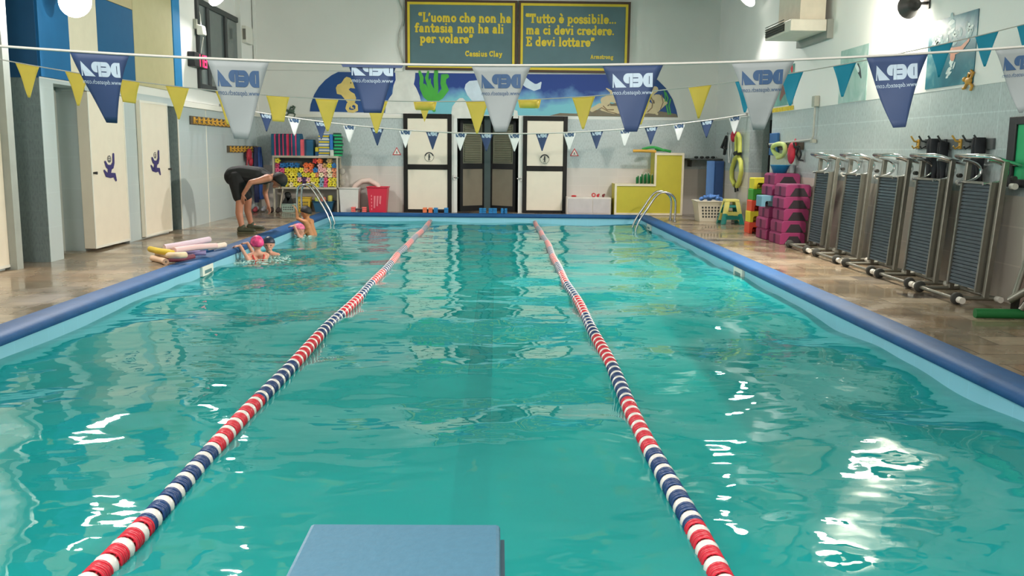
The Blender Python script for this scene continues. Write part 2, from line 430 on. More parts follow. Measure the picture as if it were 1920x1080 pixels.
# left wall
def ly(px): return lw(px, 300).y
mb = MB()
B1, B2, B3 = 10.02, 10.58, 10.90                  # bay 1 edge, pillar near face, pillar far face
D2a = 11.72                                       # door two near edge
D3b, P3 = 14.4, 15.0                              # door three far edge, next pillar
bk = XL - 1.1
def seg(y0, y1, z0, z1, x0=None, x1=None): mb.box((XL - 0.3 if x0 is None else x0, y0, z0), (XL if x1 is None else x1, y1, z1))
seg(YB, B1 - .02, -0.1, 2.1, None, XL - .15)
seg(B2, B3, -0.1, 2.1, bk)
seg(D2a + .03, 12.86, -0.1, 2.1, bk, XL - .121); seg(12.86, D3b, -0.1, 2.1); seg(D2a, 12.86, 2.03, 2.1); seg(P3, YF, -0.1, 2.08, bk)
seg(B3, D2a, 2.06, 2.1); seg(D3b, P3, 1.98, 2.1)
left = struct(mb, 'wall_left', TILE_L, 'left wall with shower cubicles')
mb = MB(); mb.box((bk - .1, YB, -.1), (bk, P3, ZC)); mb.box((bk, B1 - .15, -.1), (XL - .02, B1 - .02, ZC)); mb.box((XL - .45, B3, -.1), (XL - .38, D2a + .03, 2.1))
struct(mb, 'cubicle_lining', mat('cubicle_grey', (160, 166, 160), 0.5), parent=left)
mb = MB(); mb.box((bk, B2 - .012, -.1), (XL - .0, B2, 2.1)); mb.box((bk, P3 - .012, -.1), (XL - .003, P3, 1.98))
struct(mb, 'cubicle_tile', TILE_D, parent=left)
mb = MB(); mb.box((XL, P3 - .012, 0), (XL + .012, P3 + .03, 2.0)); struct(mb, 'corner_strip', WHITE, parent=left)
yy_ = ly(388); mb = MB(); mb.box((XL, yy_, 0), (XL + .008, yy_ + .03, 2.0)); struct(mb, 'seam_strip', WHITE, parent=left)
# upper wall
mb = MB(); seg(YB, B1 - .02, 2.1, ZC, None, XL - .15); seg(B2, YF, 2.1, ZC, XL - .3)
struct(mb, 'plaster', WHITEW, parent=left)
def lpanel(name, px0, px1, pz0, pz1, rgb, th=0.03, label=None):
    y0, y1 = ly(px0), ly(px1); z0 = lw((px0+px1)/2, pz0).z; z1 = lw((px0+px1)/2, pz1).z
    m_ = MB(); m_.box((XL, y0, z0), (XL + th, y1, z1))
    return struct(m_, name, mat('painted_' + name, rgb, 0.75, var=.03, spec=.2), parent=left)
mb = MB(); mb.box((bk, B2 - .02, 2.1), (XL, B2 - .0, ZC)); struct(mb, 'navy_panel', mat('painted_navy', (30, 88, 134), 0.5, var=0.05), parent=left)
lpanel('blue_panel', 83, 139, 149, -40, (34, 104, 156))
lpanel('cream_panel', 139, 191, 160, -40, (222, 214, 192))
lpanel('navy_board', 191.5, 258, 150, 12, (30, 92, 136))
lpanel('tan_band', 191.5, 258, 11, -60, (186, 172, 134))
lpanel('khaki_panel', 258.5, 330, 166, -60, (186, 178, 138))
lpanel('blue_stripe', 332, 345, 163, -60, (40, 130, 186))
# ledge over the tiles
mb = MB(); mb.box((XL, P3, 2.0), (XL + 0.045, YF, 2.09)); mb.box((XL + .045, YF - 0.03, 2.0), (fw(757, 200).x, YF, 2.06))
struct(mb, 'trim_2', WHITE, 'white ledge over the tiles')
# column and trunking near the far left corner
mb = MB(); mb.box((XL, 18.55, 2.2), (XL + 0.10, 19.25, ZC)); struct(mb, 'trim_3', WHITEW, 'white wall column')
mb = MB(); mb.box((XL + .02, YF - 0.05, fw(600, 128).z - .05), (fw(755, 128).x, YF, fw(600, 128).z + .05)); mb.box((XL+.02, YF - 0.05, 2.1), (XL + .08, YF, ZC))
struct(mb, 'trim_4', WHITEW, 'white cable trunking on the far wall')

# right wall: opening between 15.75 and 17.1
R1, R2 = 15.75, 17.1; ZO = 2.2
mb = MB(); mb.box((XR, YB, -.1), (XR + .2, R1, ZT)); mb.box((XR, R2, -.1), (XR + .25, YF, ZT))
right = struct(mb, 'wall_right', TILE_S, 'right wall, tiled below and white above')
mb = MB(); mb.box((XR - .004, YB, ZT), (XR + .2, R1, ZC)); mb.box((XR - .004, R2, ZT), (XR + .25, YF, ZC)); mb.box((XR - .004, R1, ZO), (XR + .2, R2, ZC))
struct(mb, 'plaster', WHITEW, parent=right)
mb = MB(); mb.box((XR + .25, R2, -.1), (XRo, R2 + .2, ZC))
struct(mb, 'corridor_tile', tile_mat('tile_corridor', (150, 166, 164), (184, 172, 160), split=0.98, axis='xz'), parent=right)
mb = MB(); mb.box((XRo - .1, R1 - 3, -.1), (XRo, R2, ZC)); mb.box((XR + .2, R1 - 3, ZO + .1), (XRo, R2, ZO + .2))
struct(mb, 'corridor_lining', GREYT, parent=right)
# dark doorway in the corridor
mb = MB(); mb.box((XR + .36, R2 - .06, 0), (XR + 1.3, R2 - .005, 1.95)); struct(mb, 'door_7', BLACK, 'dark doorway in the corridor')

# ------------------------------------------------------------------ doors
BROWNF = mat('dark_brown_frame', (20, 17, 16), 0.45, spec=0.3)
def far_door(n, px0, px1, ptop, pmid, label, hx):
    x0, x1 = fw(px0, 300).x, fw(px1, 300).x; zt = fw((px0+px1)/2, ptop).z; zm = fw((px0+px1)/2, pmid).z
    t = 0.09; y0, y1 = YF - 0.06, YF - 0.002
    m_ = MB()
    m_.box((x0, y0, 0), (x0+t, y1, zt)); m_.box((x1-t, y0, 0), (x1, y1, zt)); m_.box((x0+t, y0, zt-.1), (x1-t, y1, zt))
    m_.box((x0+t, y0, zm-.055), (x1-t, y1, zm+.055)); m_.box((x0+t, y0, 0), (x1-t, y1, .06))
    d = struct(m_, 'door_%d' % n, BROWNF, label, bevel=0.006)
    for (a, b) in ((.06, zm-.055), (zm+.055, zt-.1)):
        m_ = MB(); m_.box((x0+t, y0+.015, a), (x1-t, y1-.01, b)); m_.build('door_panel', CREAM, d)
    return d, x0, x1
INK = mat('sign_ink', (60, 60, 62), 0.6); SIGNW = mat('sign_white', (240, 238, 230), 0.5, var=0.02)
RED = mat('sign_red', (206, 52, 60), 0.5, var=0.03)
def arc(cx, cz, rx, rz_, a0, a1, n=10):
    return [(cx + rx*math.cos(math.radians(a0+(a1-a0)*i/n)), cz + rz_*math.sin(math.radians(a0+(a1-a0)*i/n))) for i in range(n+1)]
_rc = [0]
def ribbon(m_, pts, w_, fn, d=0.0, mi=0, joints=True):
    """flat painted stroke: a mitred strip with rounded ends; fn(u, v, d) places it.  Strokes that cross are layered by a fraction of a millimetre"""
    ws = w_ if isinstance(w_, (list, tuple)) else [w_]*len(pts)
    _rc[0] += 1; d = d + (_rc[0] % 30)*.0002
    P = []; W2 = []
    for p, q in zip(pts, ws):
        if P and math.hypot(p[0]-P[-1][0], p[1]-P[-1][1]) < 1e-7: continue
        P.append(p); W2.append(q)
    if len(P) < 2: P.append((P[0][0]+1e-4, P[0][1])); W2.append(W2[0])
    k = len(P); closed = k > 3 and math.hypot(P[0][0]-P[-1][0], P[0][1]-P[-1][1]) < 1e-4
    L = []; R = []
    for i in range(k):
        def nrm(a, b):
            l = math.hypot(b[0]-a[0], b[1]-a[1]); return (-(b[1]-a[1])/l, (b[0]-a[0])/l)
        n0 = nrm(P[i-1], P[i]) if i > 0 else (nrm(P[-2], P[-1]) if closed else None)
        n1 = nrm(P[i], P[i+1]) if i < k-1 else (nrm(P[0], P[1]) if closed else None)
        n0 = n0 or n1; n1 = n1 or n0
        mx, my = n0[0]+n1[0], n0[1]+n1[1]; l = math.hypot(mx, my)
        if l < .3: mx, my, l = n1[0], n1[1], 1.0
        mx /= l; my /= l; sc = min(1/max(.35, mx*n1[0]+my*n1[1]), 1.6)*W2[i]/2
        L.append((P[i][0]+mx*sc, P[i][1]+my*sc)); R.append((P[i][0]-mx*sc, P[i][1]-my*sc))
    vs = [fn(u, v, d) for u, v in L] + [fn(u, v, d) for u, v in R]
    m_.add(vs, [(i, k+i, k+i+1, i+1) for i in range(k-1)], mi)
    if joints and not closed:
        for j in (0, -1):
            (a, b), q = P[j], W2[j]; _rc[0] += 1; dd = d + (.00007 if j else .00014)
            m_.add([fn(a+q/2*math.cos(t*math.pi/5), b+q/2*math.sin(t*math.pi/5), dd) for t in range(10)], [tuple(range(10))], mi)
def FWP(u, v, d): return (u, YF - d, v)
def door_sign(px, py, off, label, cat='sign', flip=1):
    c = fw(px, py); x, z = c.x, c.z; y = YF - off
    t = thing('door_sign', label, cat, (x, y, z))
    m_ = MB(); m_.prism(arc(0, 0, .105, .105, 0, 342, 19), lambda u, v, d: (x+u, y-d, z+v), 0, .004); m_.build('disc', CREAM, t)
    m_ = MB(); fn = lambda u, v, d: (x+u*flip, y-.006-d, z+v)
    ribbon(m_, arc(0, 0, .085, .085, 20, 160, 12), .022, fn); ribbon(m_, arc(0, 0, .098, .098, 0, 360, 24), .006, fn)
    ribbon(m_, [(0, .035), (0, -.02)], .03, fn); ribbon(m_, [(0, .05), (0.001, .05)], .028, fn)
    ribbon(m_, [(0, -.02), (-.015, -.075)], .014, fn); ribbon(m_, [(0, -.02), (.015, -.075)], .014, fn); ribbon(m_, [(0, .02), (.03, -.012)], .01, fn)
    m_.build('figure', INK, t)
d1, x0, x1 = far_door(1, 757, 847, 213.5, 313, 'cream door with dark brown frame left of the recess', 0)
d2, _, _ = far_door(2, 980, 1063, 218, 316, 'cream door with dark brown frame right of the recess', 0)
door_sign(805, 294, 0.05, 'round black pictogram sign on the far cream door beside the red bin')
door_sign(1021, 298, 0.05, 'round black pictogram sign on the far cream door beside the white cabinet', flip=-1)
# two louvred doors at an angle in the recess
LOUV = mat('louvre_grey_green', (128, 128, 108), 0.5); PAN = mat('recess_door_panel', (136, 128, 112), 0.45)
def inner_door(n, pa, pb, label):
    a = Vector(pa); b = Vector(pb); u = (b-a); W = u.length; u.normalize(); nrm = Vector((u.y, -u.x, 0))
    if nrm.y > 0: nrm = -nrm
    fn = lambda s_, z, d: tuple(a + u*s_ + Vector((0, 0, z)) + nrm*d)
    def bx(m_, s0, s1, z0, z1, d0, d1):
        m_.hexa([fn(s0,z0,d0), fn(s1,z0,d0), fn(s1,z0,d1), fn(s0,z0,d1), fn(s0,z1,d0), fn(s1,z1,d0), fn(s1,z1,d1), fn(s0,z1,d1)])
    H = 1.98; t = .07; m_ = MB()
    for s0, s1, z0, z1 in ((0,t,0,H), (W-t,W,0,H), (t,W-t,H-.07,H), (t,W-t,.93,1.05), (t,W-t,0,.12)): bx(m_, s0, s1, z0, z1, 0, .05)
    d = struct(m_, 'door_%d' % n, BLACK, label)
    m_ = MB(); bx(m_, t, W-t, .12, .93, .01, .035); m_.build('door_panel', PAN, d)
    m_ = MB(); bx(m_, t, W-t, 1.05, H-.07, .01, .02)
    for i in range(16):
        z = 1.1 + i*.05
        m_.hexa([fn(t+.05,z,.02), fn(W-t-.05,z,.02), fn(W-t-.05,z-.01,.05), fn(t+.05,z-.01,.05), fn(t+.05,z+.03,.02), fn(W-t-.05,z+.03,.02), fn(W-t-.05,z+.0,.05), fn(t+.05,z+.0,.05)])
    m_.build('louvre', LOUV, d)
cx = (ra + rb_)/2
inner_door(3, (ra + .03, YF + .28, 0), (cx - .09, YF + .72, 0), 'grey louvred door at the left in the dark recess')
inner_door(4, (cx + .06, YF + .72, 0), (rb_ - .03, YF + .28, 0), 'grey louvred door at the right in the dark recess')
mb = MB(); mb.box((cx - .09, YF + .66, 0), (cx + .06, YF + .8, 2.1)); struct(mb, 'recess_post', mat('post_blue_grey', (82, 100, 104), .5), parent=far)
def far_handle(px, py, label):
    c = fw(px, py); m_ = MB(); y = YF - .012
    m_.box((c.x-.02, y-.012, c.z-.05), (c.x+.02, y, c.z+.05)); m_.tube([(c.x, y-.01, c.z), (c.x, y-.06, c.z), (c.x+.09*(1 if px < 914 else -1), y-.065, c.z)], .012)
    m_.build('door_handle', CHROME, far)
far_handle(852, 333, ''); far_handle(977, 335, '')

# cubicle doors on the left wall: thick laminate leaves standing proud of the wall
PURPLE = mat('swimmer_sticker', (52, 44, 108), 0.5, var=0.05)
def cub_door(n, y0, y1, ztop, label, sticker=True, proud=0.03, back=.004):
    m_ = MB(); m_.box((XL + back, y0, 0.03), (XL + proud, y1, ztop))
    d = struct(m_, 'door_%d' % n, CREAM, label, bevel=.006)
    m_ = MB()
    m_.box((XL + proud, y0, .03), (XL + proud + .006, y0 + .03, ztop)); m_.box((XL + proud, y1 - .03, .03), (XL + proud + .006, y1, ztop))
    m_.box((XL + proud, y0 + .03, ztop - .03), (XL + proud + .006, y1 - .03, ztop)); m_.box((XL + proud, y0 + .03, .03), (XL + proud + .006, y1 - .03, .06))
    m_.build('door_edge', WHITE, d)
    m_ = MB(); yy = y1 - .06 if n != 5 else y0 + .06
    m_.tube([(XL + proud, yy, 1.0), (XL + proud + .05, yy, 1.0)], [.012, .02]); m_.build('door_knob', DARKG, d)
    if sticker:
        yc, zc = (y0+y1)/2 - (.0 if n == 5 else .04), (1.09 if n == 5 else 1.13); xx = XL + proud
        t = thing('swimmer_sticker', sticker, 'sticker', (xx, yc, zc))
        fn = lambda u, v, dd: (xx + .004 + dd, yc + u*.92, zc + v*.56)
        m_ = MB()
        ribbon(m_, [(-.15, .08), (-.10, -.02), (0, -.06), (.08, -.03), (.13, .06), (.14, .26)], [.06, .09, .13, .11, .07, .06], fn)   # arms and chest
        ribbon(m_, [(0, -.06), (-.03, -.16)], [.13, .12], fn)
        ribbon(m_, [(-.20, -.12), (-.13, -.22), (.0, -.24), (.14, -.24), (.18, -.36)], [.05, .1, .13, .1, .06], fn)
        m_.build('figure', PURPLE, t)
        m_ = MB(); ribbon(m_, arc(-.01, .15, .05, .075, 0, 360, 16), .016, fn); ribbon(m_, [(-.035, .16), (.015, .16)], .02, fn); ribbon(m_, [(-.01, .12), (-.01, .1)], .02, fn)
        m_.build('head_outline', mat('sticker_grey', (70, 68, 84), .5), t)
cub_door(8, 8.4, B1 - .04, 2.1, 'cream cubicle door at the left edge', sticker=None, proud=-.10, back=-.149)
cub_door(5, D2a, 12.84, 2.02, 'cream cubicle door with a purple swimmer sticker, nearer one', sticker='purple swimmer sticker on the cubicle door beside the open shower', proud=.02, back=-.12)
cub_door(6, 13.3, D3b, 2.0, 'cream cubicle door with a purple swimmer sticker, farther one', sticker='purple swimmer sticker on the cubicle door nearest the bending man', proud=.06)

# dark framed window high on the left wall
y0, y1 = ly(376), ly(455); z0, z1 = lw(376, 168).z, lw(376, 0).z
WG = mat('window_glass_grey', (96, 106, 106), 0.12, var=0.05)
m_ = MB(); t = .1
m_.box((XL, y0, z0), (XL+.05, y0+t, z1)); m_.box((XL, y1-t, z0), (XL+.05, y1, z1)); m_.box((XL, y0+t, z0), (XL+.05, y1-t, z0+t)); m_.box((XL, y0+t, z1-t), (XL+.05, y1-t, z1))
for f in (.22, .62): m_.box((XL, y0+(y1-y0)*f-.07, z0+t), (XL+.055, y0+(y1-y0)*f+.07, z1-t))
win = struct(m_, 'window_1', DARKG, 'dark framed window high on the left wall', bevel=.008)
m_ = MB(); m_.box((XL+.002, y0+t, z0+t), (XL+.018, y1-t, z1-t)); m_.build('pane', WG, win)

# ------------------------------------------------------------------ lamps
GLOW = mat('lamp_glow', (255, 250, 238), 0.3, var=0.0, emit=14.0)
LAMPBODY = mat('lamp_housing', (66, 60, 58), 0.5)
def flood(px, py, X, aim, label, power, hs=1.0):
    """halide floodlight on a short wall bracket: housing, glass, bracket; its light sits just before the glass"""
    c = at_x(px, py, X); t = thing('floodlight', label, 'floodlight', c, 'wall floodlights')
    d = Vector(aim).normalized(); q = d.to_track_quat('Z', 'Y').to_matrix()
    def P(x, y, z): return c + q @ Vector((x, y, z))
    def disc(prof, n=20): 
        m2 = MB(); m2.lathe([(r_*hs, h_*hs) for r_, h_ in prof], n); m2.v = [tuple(P(*v)) for v in m2.v]; return m2
    disc([(0, -.2), (.09, -.2), (.10, -.14), (.17, -.02), (.18, 0), (.165, 0)]).build('housing', LAMPBODY, t)
    disc([(0, .03), (.1, .026), (.182, .006), (.182, -.01), (0, -.01)]).build('glass', GLOW, t)
    wx = XL if X < 0 else XR
    m_ = MB(); m_.tube([P(0, 0, -.16), (wx, c.y, c.z + .05)], .018); m_.cbox((wx + (.01 if X < 0 else -.01), c.y, c.z + .05), (.02, .14, .14)); m_.build('bracket', LAMPBODY, t)
    if X > 4 and px > 1500:      # this one has an open, bulging glass and also lights the wall behind it
        l = bpy.data.lights.new('floodlight_lamp', 'POINT'); l.shadow_soft_size = .12; l.energy = power*.34; l.color = (1.0, .90, .74)
        o = bpy.data.objects.new('floodlight_lamp', l); COL.objects.link(o); o.parent = t; o.location = d*.62 + Vector((-.04, 0, 0))
        l2 = bpy.data.lights.new('floodlight_lamp', 'AREA'); l2.shape = 'DISK'; l2.size = .26; l2.energy = power*1.5; l2.color = (1.0, .93, .80); l2.spread = math.radians(160)
        o2 = bpy.data.objects.new('floodlight_lamp', l2); COL.objects.link(o2); o2.parent = t
        d2 = Vector((-.9, .15, -.42)).normalized(); o2.matrix_local = Matrix.Translation(d*.3 + Vector((-.17, 0, 0))) @ (-d2).to_track_quat('Z', 'Y').to_matrix().to_4x4()
        m_ = MB(); m_.ball(c + d*.22, (.14, .14, .30), 16, 10, R=q); m_.build('dome', GLOW, t); return t
    l = bpy.data.lights.new('floodlight_lamp', 'AREA'); l.shape = 'DISK'; l.size = .30; l.energy = power; l.color = (1.0, 0.95, 0.925); l.spread = math.radians(155)
    o = bpy.data.objects.new('floodlight_lamp', l); COL.objects.link(o); o.parent = t
    o.matrix_local = Matrix.Translation(d * 0.02) @ (-d).to_track_quat('Z', 'Y').to_matrix().to_4x4()
    return t
flood(141, 3, XL + .35, (.6, -.65, -.35), 'bright floodlight on the left wall over the blue painted panels', FLOOD_POWER)
flood(408, -6, XL + .35, (.75, -.25, -.62), 'floodlight on the left wall above the dark window', FLOOD_POWER*1.35)
flood(1702, 14, XR - .22, (-.12, .98, -.10), 'glaring floodlight on the right wall beside the swimmer posters', FLOOD_POWER*.62, .75)
flood(1400, -4, XR - .35, (-.72, -.2, -.66), 'small floodlight at the far end of the right wall', FLOOD_POWER*1.35)
# housings for the added fill lights, out of view over the near end
for i, (x, y) in enumerate(FILL_SPOTS):
    t = thing('fill_lamp', 'added fill luminaire, out of view over the near end of the pool', 'lamp', (x, y, ZC - .15), 'added fill luminaires')
    m_ = MB(); m_.box((x-.64, y-.29, ZC-.14), (x+.64, y+.29, ZC-.0)); m_.build('housing', WHITE, t)

# round pale duct end hanging under the ceiling at the far right
m_ = MB(); c = at_y(1262, -40, 17.6); m_.lathe([(0, -.62), (.55, -.58), (.95, -.42), (1.15, -.15), (1.15, .05), (0, .05)], 32, (c.x, 17.6, ZC + .0))
solo(m_, 'round_air_diffuser', mat('diffuser_pale', (212, 220, 208), .6), 'pale round air diffuser bulging from the ceiling right of the quote boards', 'air diffuser')

# air unit on the right wall
cy0, cy1 = 13.1, 14.35; X0 = XR - .60
zt, zb = at_x(1468, 42, X0).z, at_x(1468, 63, X0).z
t = thing('air_unit', 'boxy white air unit with a dark grille high on the right wall', 'air conditioner', (XR, cy0, zb))
m_ = MB(); m_.box((X0, cy0, zb), (XR - .09, cy1, zt)); m_.build('housing', mat('air_unit_cream', (222, 214, 200), .45), t, bevel=.01)
m_ = MB(); m_.box((X0 - .012, cy0 + .28, zb + .03), (X0 + .001, cy1 - .08, zt - .03)); 
for i in range(5): m_.box((X0 - .024, cy0 + .28, zb + .045 + i*.033), (X0 - .012, cy1 - .08, zb + .055 + i*.033))
m_.build('grille', mat('grille_dark', (62, 60, 56), .5), t)
m_ = MB(); m_.box((XR - .09, cy0 - .03, zb - .1), (XR, cy1 + .05, zt - .0)); m_.build('back_plate', mat('air_unit_grey', (140, 142, 136), .5), t)
m_ = MB(); m_.box((XR - .46, cy0 + .05, zt + .002), (XR - .1, cy1 - .2, ZC)); solo(m_, 'air_duct', mat('duct_tan', (216, 204, 186), .6), 'square cream duct running from the air unit up to the ceiling', 'duct')

# ------------------------------------------------------------------ heavy slab lettering for the two quote boards
XH = .66
GL = {}
def e_(cx, cy, rx, ry, a0=0, a1=360, n=12): return arc(cx, cy, rx, ry, a0, a1, n)
def g(ch, wdt, strokes, serifs=()): GL[ch] = (wdt, strokes, serifs)
S = .205
g('o', .74, [e_(.37,.33,.25,.26)]); g('e', .70, [e_(.36,.33,.24,.26,10,320), [(.14,.34),(.58,.34)]])
g('c', .64, [e_(.36,.33,.24,.26,50,320)]); g('a', .74, [e_(.28,.2,.16,.14), [(.5,.06),(.5,.44)], e_(.33,.43,.17,.17,0,150,8)], [(.56,.04,.1)])
g('u', .84, [[(.2,.6),(.2,.26)], e_(.39,.26,.19,.2,180,360,8), [(.6,.6),(.6,.04)]], [(.16,.6,.1),(.56,.6,.1),(.66,.04,.1)])
g('n', .86, [[(.2,.6),(.2,.06)], e_(.4,.38,.2,.22,180,0,8), [(.6,.38),(.6,.06)]], [(.16,.6,.1),(.2,.04,.17),(.62,.04,.17)])
g('m', 1.2, [[(.2,.6),(.2,.06)], e_(.38,.4,.18,.2,180,0,8), [(.56,.4),(.56,.06)], e_(.74,.4,.18,.2,180,0,8), [(.92,.4),(.92,.06)]], [(.16,.6,.1),(.2,.04,.16),(.57,.04,.15),(.94,.04,.16)])
g('h', .86, [[(.2,.96),(.2,.06)], e_(.4,.38,.2,.22,180,0,8), [(.6,.38),(.6,.06)]], [(.15,.98,.12),(.2,.04,.17),(.62,.04,.17)])
g('f', .54, [[(.2,.7),(.2,.06)], e_(.36,.74,.16,.2,180,40,8), [(.06,.58),(.42,.58)]], [(.22,.04,.2)])
g('t', .52, [[(.22,.86),(.22,.2)], e_(.36,.2,.14,.16,180,310,6), [(.04,.6),(.44,.6)]])
g('s', .6, [e_(.3,.46,.18,.14,30,250,8)[:] + e_(.3,.18,.2,.14,80,-150,8)])
g('i', .44, [[(.2,.58),(.2,.06)], [(.2,.9),(.21,.9)]], [(.14,.6,.12),(.2,.04,.18)])
g('l', .44, [[(.2,.94),(.2,.06)]], [(.14,.98,.12),(.2,.04,.18)])
g('p', .82, [[(.2,.6),(.2,-.24)], e_(.42,.33,.22,.26,-150,150)], [(.15,.6,.12),(.2,-.26,.18)])
g('r', .62, [[(.2,.58),(.2,.06)], e_(.42,.36,.22,.22,170,50,6)], [(.14,.6,.12),(.22,.04,.2)])
g('v', .76, [[(.14,.58),(.38,.1)], [(.38,.1),(.6,.58)]], [(.14,.6,.16),(.6,.6,.15)])
g('d', .82, [e_(.36,.33,.22,.26,30,330), [(.58,.96),(.58,.06)]], [(.52,.98,.12),(.64,.04,.1)])
g('b', .80, [[(.2,.96),(.2,.08)], e_(.4,.33,.22,.26,-150,150)], [(.14,.98,.12)])
g('g', .76, [e_(.34,.4,.2,.19), [(.3,.2),(.2,.1),(.5,.02)], e_(.36,-.12,.24,.14,40,-220,10), [(.5,.52),(.68,.58)]])
g('y', .76, [[(.14,.58),(.38,.12)], [(.6,.58),(.34,-.12),(.16,-.2)]], [(.14,.6,.16),(.6,.6,.15)])
g('L', .80, [[(.26,.94),(.26,.08),(.66,.08),(.68,.26)]], [(.26,.98,.2),(.24,.04,.2)])
g('T', .86, [[(.42,.9),(.42,.08)], [(.12,.72),(.12,.9),(.72,.9),(.72,.72)]], [(.42,.04,.2)])
g('E', .84, [[(.26,.9),(.26,.08)], [(.12,.92),(.68,.92),(.68,.74)], [(.26,.5),(.52,.5)], [(.12,.06),(.7,.06),(.7,.26)]])
g('C', .90, [e_(.46,.5,.32,.4,45,320), [(.72,.94),(.72,.7)]])
g('A', .98, [[(.2,.08),(.46,.9)], [(.46,.9),(.74,.08)], [(.28,.34),(.64,.34)]], [(.2,.04,.18),(.76,.04,.18)])
GL['è'] = (.70, GL['e'][1] + [[(.26,.98),(.42,.82)]], ())
g('.', .34, [[(.16,.1),(.17,.1)]]); g('\u2019', .34, [[(.18,.9),(.2,.82),(.12,.7)]]); g(' ', .42, [])
g('\u201c', .56, [[(.22,.72),(.14,.8),(.2,.94)], [(.44,.72),(.36,.8),(.42,.94)]]); g('\u201d', .56, [[(.18,.92),(.2,.82),(.12,.7)], [(.4,.92),(.42,.82),(.34,.7)]])
def slab_text(m_, txt, x, z, h, width, fn):
    """lay out txt from (x, z) at cap height h, squeezed to the measured width"""
    tot = sum(GL[c][0] for c in txt); kx = width / tot; u = 0
    for ch in txt:
        wd, strokes, ser = GL[ch]
        for st in strokes: ribbon(m_, [(x + (u+a)*kx, z + b*h) for a, b in st], S*h, fn)
        for (a, b, hw) in ser: ribbon(m_, [(x + (u+a-hw)*kx, z + b*h), (x + (u+a+hw)*kx, z + b*h)], .12*h, fn, joints=False)
        u += wd
BOARD = mat('board_slate_blue', (84, 114, 122), 0.55, var=0.08, scale=2.5); YEL = mat('board_yellow', (222, 196, 52), 0.55, var=0.05)
def quote_board(px0, px1, pt0, pt1, pb0, pb1, lines, label):
    off = .06
    p = [fw(px0, pb0, off), fw(px1, pb1, off), fw(px1, pt1, off), fw(px0, pt0, off)]
    x0, x1, z0, z1 = p[0].x, p[1].x, (p[0].z+p[1].z)/2, (p[2].z+p[3].z)/2
    t = thing('quote_board', label, 'board', ((x0+x1)/2, YF, z0))
    m_ = MB(); m_.box((x0, YF - .05, z0), (x1, YF - .005, z1)); m_.build('panel', BOARD, t)
    m_ = MB(); f = .05
    for a, b, mi in ((0, f, 0), (f, f*2, 1)):
        d0 = YF - .075 + .004*mi
        m_.box((x0+a, d0, z0+a), (x0+b, YF-.04, z1-a), mi); m_.box((x1-b, d0, z0+a), (x1-a, YF-.04, z1-a), mi)
        m_.box((x0+b, d0, z0+a), (x1-b, YF-.04, z0+b), mi); m_.box((x0+b, d0, z1-b), (x1-b, YF-.04, z1-a), mi)
    m_.build('frame', [mat('board_frame_dark', (74, 52, 40), .5), YEL], t)
    for txt, a0, a1, base, h in lines:
        m_ = MB(); p0 = fw(a0, base, off); p1 = fw(a1, base, off)
        slab_text(m_, txt, p0.x, p0.z, h, p1.x - p0.x, lambda u, v, d: (u, YF - .053 - d, v))
        m_.build('lettering', YEL, t, recalc=False)
quote_board(760, 969, -1, 1, 131, 133, [('\u201cL\u2019uomo che non ha', 784, 959, 40.5, .188), ('fantasia', 778, 850, 60, .188), ('non ha ali', 857, 945, 61.5, .188), ('per volare\u201d', 787, 887, 80, .188), ('Cassius Clay', 872, 942, 105.5, .115)],
            'slate-blue quote board on the left, ending in per volare')
quote_board(971, 1179, 1, 4, 134, 139, [('\u201cTutto \u00e8 possibile...', 985, 1156, 42.5, .188), ('ma ci devi credere.', 986, 1152, 64, .188), ('E devi lottare\u201d', 986, 1115, 86, .188), ('Armstrong', 1107, 1150, 110, .085)],
            'slate-blue quote board on the right, ending in E devi lottare')
m_ = MB(); c0 = [(748, -2), (756, 20), (757, 40), (749, 60), (747, 85), (752, 105), (757, 122)]
m_.tube([fw(a, b, .03) for a, b in c0], .013, 6); solo(m_, 'wall_cable', mat('cable_grey', (190, 188, 180), .5), 'grey cable snaking down the wall beside the left quote board', 'cable')

# ------------------------------------------------------------------ underwater mural on the far wall
def grad_mat(name, c0, c1, z0, z1, cloud=None):
    m = bpy.data.materials.new(name); m.use_nodes = True; nt = m.node_tree; N = nt.nodes.new; L = nt.links.new
    b = nt.nodes['Principled BSDF']; b.inputs['Roughness'].default_value = .6
    tc = N('ShaderNodeTexCoord'); nz = N('ShaderNodeTexNoise'); nz.inputs['Scale'].default_value = 1.6; nz.inputs['Detail'].default_value = 5
    L(tc.outputs['Object'], nz.inputs[0])
    sp = N('ShaderNodeSeparateXYZ'); L(tc.outputs['Object'], sp.inputs[0])
    mr = N('ShaderNodeMapRange'); mr.inputs[1].default_value = z0; mr.inputs[2].default_value = z1; L(sp.outputs[2], mr.inputs[0])
    ad = N('ShaderNodeMath'); ad.operation = 'MULTIPLY_ADD'; ad.inputs[1].default_value = 1.2; ad.inputs[2].default_value = -.6; L(nz.outputs[0], ad.inputs[0])
    a2 = N('ShaderNodeMath'); L(mr.outputs[0], a2.inputs[0]); L(ad.outputs[0], a2.inputs[1])
    rp = N('ShaderNodeValToRGB'); rp.color_ramp.elements[0].color = lin(c0); rp.color_ramp.elements[1].color = lin(c1)
    rp.color_ramp.elements[0].position = .2; rp.color_ramp.elements[1].position = .62
    if cloud: x = rp.color_ramp.elements.new(.42); x.color = lin(cloud)
    L(a2.outputs[0], rp.inputs[0]); L(rp.outputs[0], b.inputs['Base Color']); return m
mz0 = fw(900, 216).z; mz1 = fw(900, 132).z; mx0 = fw(582, 207).x; mx1 = fw(1271, 220).x
mural = thing('sea_mural', 'painted undersea mural on the far wall above the doors', 'mural', ((mx0+mx1)/2, YF, mz0))
MO = Vector(((mx0+mx1)/2, YF, mz0))
